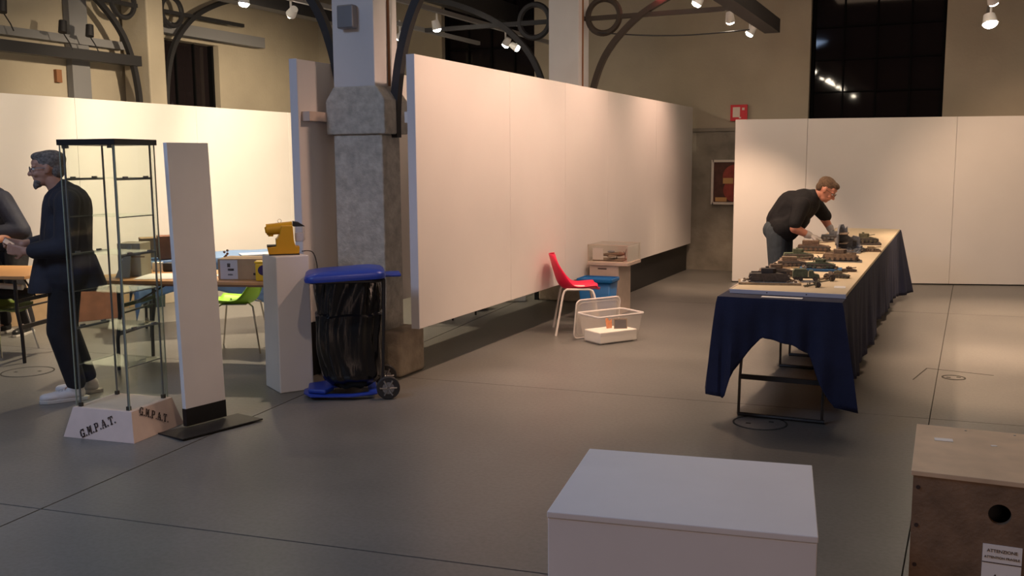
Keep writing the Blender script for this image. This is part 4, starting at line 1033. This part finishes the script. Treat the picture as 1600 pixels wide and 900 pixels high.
# ================================================================ people
mat('skin', (.50, .27, .19), .55, noise=.06, scale=20)
mat('skin_red', (.62, .26, .17), .55, noise=.08, scale=20)
mat('hair_grey', (.19, .17, .155), .8, noise=.5, scale=60, bump=.6, bscale=120)
mat('hair_brown', (.14, .085, .05), .8, noise=.4, scale=60, bump=.6, bscale=120)
mat('jacket', (.022, .022, .032), .8, noise=.25, scale=8, bump=.5, bscale=10)
mat('trousers', (.010, .009, .012), .85, noise=.2, scale=8, bump=.5, bscale=10)
mat('black_shirt', (.008, .007, .009), .85, bump=.5, bscale=12)
mat('jeans', (.06, .075, .09), .85, noise=.15, scale=20, bump=.4, bscale=14)
mat('jacket2', (.010, .012, .026), .75, noise=.25, scale=8, bump=.5, bscale=10)
mat('shoe_white', (.62, .60, .60), .5)
mat('sole', (.5, .48, .45), .6)
mat('glove', (.48, .44, .42), .8)
mat('eye_white', (.7, .68, .65), .3); mat('eye_dark', (.02, .015, .01), .2)

def head_prims(c, M, k=1.0):
    """face along +x; c = head centre; returns prims for the skin lump"""
    def P(x, y, z): return tuple(Vector(c)+M @ (Vector((x, y, z))*k))
    eu = tuple(M.to_euler())
    def E(x, y, z, rx, ry, rz): return ('e', P(x, y, z), (rx*k, ry*k, rz*k), eu)
    pr = [E(-.012, 0, .03, .098, .076, .088), E(.018, 0, -.01, .075, .066, .085), E(.035, 0, -.065, .052, .05, .05),
          E(.062, 0, -.088, .026, .026, .022), E(.05, 0, .045, .045, .062, .035),
          E(.075, .032, .022, .02, .028, .011), E(.075, -.032, .022, .02, .028, .011),
          E(.068, .036, -.028, .026, .022, .022), E(.068, -.036, -.028, .026, .022, .022),
          ('c', P(.085, 0, .012), P(.112, 0, -.027), .010*k, .015*k), E(.098, .011, -.03, .012, .009, .009), E(.098, -.011, -.03, .012, .009, .009),
          E(.084, 0, -.055, .014, .024, .007), E(.081, 0, -.066, .013, .021, .008)]
    for s in (-1, 1): pr += [E(-.005, s*.078, .0, .020, .008, .032), E(0, s*.075, -.022, .012, .008, .014)]
    return pr
def face_parts(parent, c, M, k=1.0):
    def P(x, y, z): return tuple(Vector(c)+M @ (Vector((x, y, z))*k))
    for s in (-1, 1):
        B().ball(P(.079, s*.032, .006), .012*k, 12).build('eye', 'eye_white', parent)
        B().ball(P(.0895, s*.032, .006), .0055*k, 10).build('iris', 'eye_dark', parent)
def hand_prims(w_, d, n, k=1.0, curl=.5, side=1):
    """wrist w_, direction d, palm normal n (side the fingers curl to)"""
    w_ = Vector(w_); d = Vector(d).normalized(); n = (Vector(n)-d*Vector(n).dot(d)).normalized(); s = d.cross(n)*side
    pr = []
    for i, a in enumerate((-.028, -.010, .009, .027)):
        pr.append(('c', w_+d*.015*k+s*a*.6*k, w_+d*.085*k+s*a*k, .014*k, .0125*k))
    for i, (a, L) in enumerate(((-.030, .058), (-.0105, .072), (.0095, .078), (.0295, .070))):
        p = w_+d*.088*k+s*a*k; sp = s*(a*1.2)
        q = p+(d*math.cos(curl*.5)+n*math.sin(curl*.5)+sp).normalized()*L*.5*k
        r = q+(d*math.cos(curl*1.5)+n*math.sin(curl*1.5)+sp).normalized()*L*.32*k
        u = r+(d*math.cos(curl*2.4)+n*math.sin(curl*2.4)).normalized()*L*.24*k
        pr += [('c', p, q, .0095*k, .0088*k), ('c', q, r, .0088*k, .0082*k), ('c', r, u, .0082*k, .0072*k)]
    p = w_+d*.03*k+s*.028*k; q = p+(d*.6+s*.7+n*.35).normalized()*.042*k; r = q+(d*.85+s*.2+n*.5).normalized()*.032*k
    pr += [('c', p, q, .0135*k, .011*k), ('c', q, r, .0105*k, .009*k)]
    return pr
def V(*a): return Vector(a)
def shoe(parent, x, y, yaw, m, k=1.0, zt=0):
    M = Matrix.Rotation(yaw, 3, 'Z')
    def P(a, b_, c): v = M @ Vector((a, b_, c)); return (x+v.x, y+v.y, c+zt)
    o = lump('shoe', [('c', P(-.06, 0, .05), P(.03, 0, .05), .040, .042), ('c', P(.03, 0, .045), P(.165, 0, .036), .042, .033), ('c', P(-.055, 0, .07), P(-.03, 0, .095), .042, .045), ('e', P(.12, 0, .04), (.07, .045, .03))], .007, m, parent, 4)
    so = B().prism([(-.11, -.035), (-.02, -.036), (.08, -.048), (.16, -.042), (.20, -.01), (.195, .02), (.15, .044), (.06, .046), (-.02, .034), (-.11, .032), (-.125, 0)], 0, .024, M=M).build('sole', 'sole', o, bevel=.004)
    so.location = (x, y, zt)
    b = B()
    for i in range(5): q = P(.035+.018*i, 0, .098-.0075*i); b.tube([P(.035+.018*i, -.025, .088-.0075*i), q, P(.035+.018*i, .025, .088-.0075*i)], .003, 5)
    b.build('laces', 'label_grey', o)
    return o
I3 = Matrix.Identity(3)

# ---- person standing at the glass case, facing image-left
p1 = thing('person', 'man in long dark jacket and white sneakers standing behind the glass case', 'person', (-5.68, 4.79, 0), R(-132))
hM = Matrix.Rotation(R(4), 3, 'Y')
hc1 = (.075, 0, 1.622)
arms = []
LS, RS = (-.045, .19, 1.40), (-.045, -.19, 1.40)
LE, RE = (-.02, .27, 1.10), (.0, -.26, 1.12)
LW, RW = (.23, .17, 1.07), (.26, -.10, 1.10)
body = head_prims(hc1, hM) + [('c', (-.0, 0, 1.45), (.05, 0, 1.56), .062, .058), ('c', (-.045, 0, 1.38), (-.02, 0, 1.0), .13, .13), ('c', (-.045, .1, 1.38), (-.045, -.1, 1.38), .085, .085),
    ('c', (-.01, .07, .95), (-.01, -.07, .95), .115, .115),
    ('c', LS, LE, .055, .045), ('c', LE, LW, .043, .030), ('c', RS, RE, .055, .045), ('c', RE, RW, .043, .030)]
HL = (-.005, .09, .92); KL = (.06, .10, .50); AL = (-.02, .11, .09)
HR = (-.005, -.09, .92); KR = (.03, -.10, .50); AR = (-.10, -.10, .09)
for a, b_, c in ((HL, KL, AL), (HR, KR, AR)):
    body += [('c', a, b_, .085, .055), ('c', b_, c, .053, .036), ('c', c, (c[0]+.1, c[1], .05), .034, .028)]
body += hand_prims(LW, (.85, -.3, .12), (0, -1, .2), 1.0, .7, 1) + hand_prims(RW, (.9, .3, .1), (0, 1, .3), 1.0, .7, -1)
bo = lump('body', body, .0065, 'skin', p1, 3)
face_parts(p1, hc1, hM)
def HP(c, M, x, y, z, rx, ry, rz): return ('e', tuple(Vector(c)+M @ Vector((x, y, z))), (rx, ry, rz), tuple(M.to_euler()))
lump('hair', [HP(hc1, hM, -.022, 0, .048, .102, .082, .082), HP(hc1, hM, .03, 0, .088, .062, .062, .034), HP(hc1, hM, -.062, 0, -.012, .055, .074, .065), HP(hc1, hM, -.035, .0, .06, .1, .08, .07)], .007, 'hair_grey', p1, 3)
lump('beard', [HP(hc1, hM, .066, 0, -.098, .030, .030, .026), HP(hc1, hM, .05, 0, -.082, .045, .045, .022), HP(hc1, hM, .085, 0, -.108, .016, .018, .028)], .006, 'hair_grey', p1, 2)
def glasses(parent, c, M, m):
    def P(x, y, z): return tuple(Vector(c)+M @ Vector((x, y, z)))
    g_ = B()
    for s in (-1, 1):
        g_.tube([P(.105, s*.034+.024*math.cos(a*math.pi/8), .006+.017*math.sin(a*math.pi/8)) for a in range(16)], .002, 5, closed=True)
        g_.tube([P(.104, s*.058, .012), P(.05, s*.078, .012), P(0, s*.083, .006)], .0022, 5)
    g_.tube([P(.106, -.011, .01), P(.108, 0, .013), P(.106, .011, .01)], .002, 5)
    return g_.build('glasses', m, parent)
glasses(p1, hc1, hM, 'grey_metal')
jk = [('c', (-.04, .10, 1.385), (-.04, -.10, 1.385), .12, .12), ('c', (-.04, 0, 1.36), (-.01, 0, 1.05), .165, .175), ('c', (-.075, 0, 1.42), (-.012, 0, 1.475), .09, .080),
      ('c', (-.03, .07, 1.2), (-.02, .08, .90), .15, .165), ('c', (-.03, -.07, 1.2), (-.02, -.08, .90), .15, .165),
      ('c', (-.11, .05, .98), (-.155, .07, .78), .10, .115), ('c', (-.11, -.05, .98), (-.155, -.07, .78), .10, .115), ('c', (.09, .04, .98), (.135, .06, .77), .11, .115), ('c', (.09, -.04, .98), (.135, -.06, .77), .11, .115),
      ('c', (-.10, 0, 1.42), (-.115, 0, 1.30), .07, .08),
      ('c', LS, LE, .085, .078), ('c', LE, (.17, .20, 1.075), .078, .060), ('c', RS, RE, .085, .075), ('c', RE, (.2, -.14, 1.09), .075, .058)]
lump('jacket', jk, .009, 'jacket', p1, 5, zmin=.775)
lump('trousers', [('c', HL, KL, .108, .088), ('c', KL, (-.02, .11, .13), .088, .068), ('c', HR, KR, .108, .088), ('c', KR, (-.09, -.10, .13), .088, .066), ('c', (0, .07, .93), (0, -.07, .93), .12, .12), ('c', (-.06, .05, .93), (-.06, -.05, .93), .11, .11)], .009, 'trousers', p1, 5)
shoe(p1, .02, .12, R(6), 'shoe_white'); shoe(p1, -.07, -.10, R(-8), 'shoe_white')
ph = thing('phone', 'small shiny device held in the standing man\'s hand', 'phone', (-5.68, 4.79, 0), R(-132))
B().box((.335, .09, 1.125), (.07, .007, .035), M=Euler((R(10), R(-35), R(-10))).to_matrix()).build('casing', 'steel', ph, bevel=.003)

# ---- man bending over the table
p2 = thing('person', 'man in black shirt, glasses and gloves bending over the model table', 'person', (-1.64, 10.2, 0), R(0))
hM = Matrix.Rotation(R(38), 3, 'Y')
hc2 = (.44, -.01, 1.345)
LS, RS = (.30, .19, 1.20), (.23, -.19, 1.19)
LE, RE = (.41, .24, 1.03), (.18, -.27, .965)
LW, RW = (.47, .22, .93), (.315, -.20, .895)
HL, KL, AL = (0, .10, .90), (.03, .11, .50), (-.03, .13, .09)
HR, KR, AR = (-.02, -.10, .90), (0, -.12, .50), (-.06, -.13, .09)
body = head_prims(hc2, hM) + [('c', (.24, 0, 1.25), (.39, 0, 1.31), .062, .058), ('c', (.2, 0, 1.17), (.03, 0, 1.0), .13, .13), ('c', (.25, .1, 1.19), (.22, -.1, 1.18), .085, .085), ('c', (0, .07, .95), (0, -.07, .95), .12, .12),
    ('c', LS, LE, .055, .045), ('c', LE, LW, .045, .032), ('c', RS, RE, .055, .047), ('c', RE, RW, .048, .033)]
for a, b_, c in ((HL, KL, AL), (HR, KR, AR)):
    body += [('c', a, b_, .085, .055), ('c', b_, c, .053, .036), ('c', c, (c[0]+.1, c[1], .05), .034, .028)]
hl = hand_prims(LW, (.45, -.1, -.55), (-.3, 0, -1), 1.0, .6, 1); hr_ = hand_prims(RW, (.9, .35, -.30), (0, .2, -1), 1.0, .5, -1)
lump('body', body+hl+hr_, .0065, 'skin_red', p2, 3)
face_parts(p2, hc2, hM)
lump('hair', [HP(hc2, hM, -.022, 0, .048, .100, .081, .080), HP(hc2, hM, .04, 0, .085, .055, .062, .034), HP(hc2, hM, -.062, 0, -.005, .05, .073, .055)], .007, 'hair_brown', p2, 3)
glasses(p2, hc2, hM, 'm_rust')
def fat(pr, e): return [(p[0], p[1], p[2], p[3]+e, p[4]+e) for p in pr]
lump('glove', fat(hr_, .0035)+[('c', Vector(RW)-Vector((.022, .01, -.01)), RW, .042, .037)], .0055, 'glove', p2, 2)
lump('glove', fat(hl, .0035)+[('c', Vector(LW)-Vector((.01, -.005, -.02)), LW, .040, .036)], .0055, 'glove', p2, 2)
sh = [('c', (.26, .11, 1.19), (.22, -.11, 1.18), .110, .110), ('c', (.22, 0, 1.20), (.02, 0, 1.0), .16, .17), ('c', (.10, 0, 1.19), (.0, 0, 1.03), .15, .15), ('c', (.16, .06, 1.05), (.04, .07, .93), .13, .14), ('c', (.16, -.06, 1.05), (.03, -.07, .93), .13, .14), ('c', (.24, 0, 1.235), (.315, 0, 1.275), .092, .080),
      ('c', LS, Vector(LE)+Vector((-.0, 0, .035)), .085, .066), ('c', RS, Vector(RE)+Vector((.005, 0, .05)), .088, .064), ('c', (.02, .08, .95), (.02, -.08, .95), .14, .14)]
lump('shirt', sh, .009, 'black_shirt', p2, 5)
lump('jeans', [('c', HL, KL, .112, .088), ('c', KL, (-.03, .13, .12), .085, .070), ('c', HR, KR, .112, .088), ('c', KR, (-.06, -.13, .12), .085, .070), ('c', (0, .08, .93), (-.01, -.08, .93), .13, .13), ('c', (-.05, .05, .93), (-.06, -.05, .93), .115, .115)], .009, 'jeans', p2, 5)
shoe(p2, .0, .13, R(8), 'black_plastic'); shoe(p2, -.04, -.13, R(-8), 'black_plastic')

# ---- person cut off by the left edge
p3 = thing('person', 'person in dark blue jacket stooping at the left edge behind the standing man', 'person', (-8.38, 6.39, 0), R(-75)); p3.scale = (1.07, 1.07, 1.07)
hM = Matrix.Rotation(R(30), 3, 'Y'); hc3 = (.42, 0, 1.40)
LS, RS = (.24, .19, 1.24), (.24, -.19, 1.24)
LE, RE = (.33, .42, .98), (.30, -.30, 1.0)
LW, RW = (.52, .22, .88), (.48, -.14, .95)
HL, KL, AL = (-.05, .10, .88), (.05, .11, .48), (-.06, .12, .09)
HR, KR, AR = (-.05, -.10, .88), (.05, -.11, .48), (-.06, -.12, .09)
body = head_prims(hc3, hM) + [('c', (.25, 0, 1.3), (.36, 0, 1.36), .06, .056), ('c', (.22, 0, 1.2), (.0, 0, 1.0), .13, .13), ('c', (.24, .1, 1.24), (.24, -.1, 1.24), .085, .085), ('c', (-.03, .07, .93), (-.03, -.07, .93), .12, .12),
    ('c', LS, LE, .055, .045), ('c', LE, LW, .045, .032), ('c', RS, RE, .055, .047), ('c', RE, RW, .048, .033)]
for a, b_, c in ((HL, KL, AL), (HR, KR, AR)):
    body += [('c', a, b_, .085, .055), ('c', b_, c, .053, .036), ('c', c, (c[0]+.1, c[1], .05), .034, .028)]
lump('body', body+hand_prims(LW, (.8, -.3, -.3), (0, 0, -1), 1, .5, 1)+hand_prims(RW, (.8, .3, -.3), (0, 0, -1), 1, .5, -1), .0075, 'skin', p3, 3)
face_parts(p3, hc3, hM)
lump('hair', [HP(hc3, hM, -.022, 0, .05, .100, .081, .080), HP(hc3, hM, .04, 0, .085, .055, .062, .034), HP(hc3, hM, -.062, 0, -.005, .05, .073, .055)], .008, 'hair_brown', p3, 3)
lump('jacket', [('c', (.24, .11, 1.24), (.24, -.11, 1.24), .12, .12), ('c', (.22, 0, 1.22), (-.02, 0, .98), .17, .185), ('c', (.13, 0, 1.22), (-.05, 0, .98), .15, .17), ('c', (.24, 0, 1.3), (.3, 0, 1.33), .09, .08),
      ('c', LS, LE, .09, .08), ('c', LE, (.45, .21, .96), .08, .06), ('c', RS, RE, .09, .08), ('c', RE, (.43, -.17, .96), .08, .06), ('c', (-.03, .08, .9), (-.03, -.08, .9), .15, .15)], .010, 'jacket2', p3, 5)
lump('trousers', [('c', HL, KL, .11, .088), ('c', KL, (-.06, .12, .12), .085, .070), ('c', HR, KR, .11, .088), ('c', KR, (-.06, -.12, .12), .085, .070), ('c', (-.04, .08, .9), (-.04, -.08, .9), .12, .12)], .010, 'trousers', p3, 5)
shoe(p3, -.03, .12, R(8), 'black_plastic'); shoe(p3, -.03, -.12, R(-8), 'black_plastic')
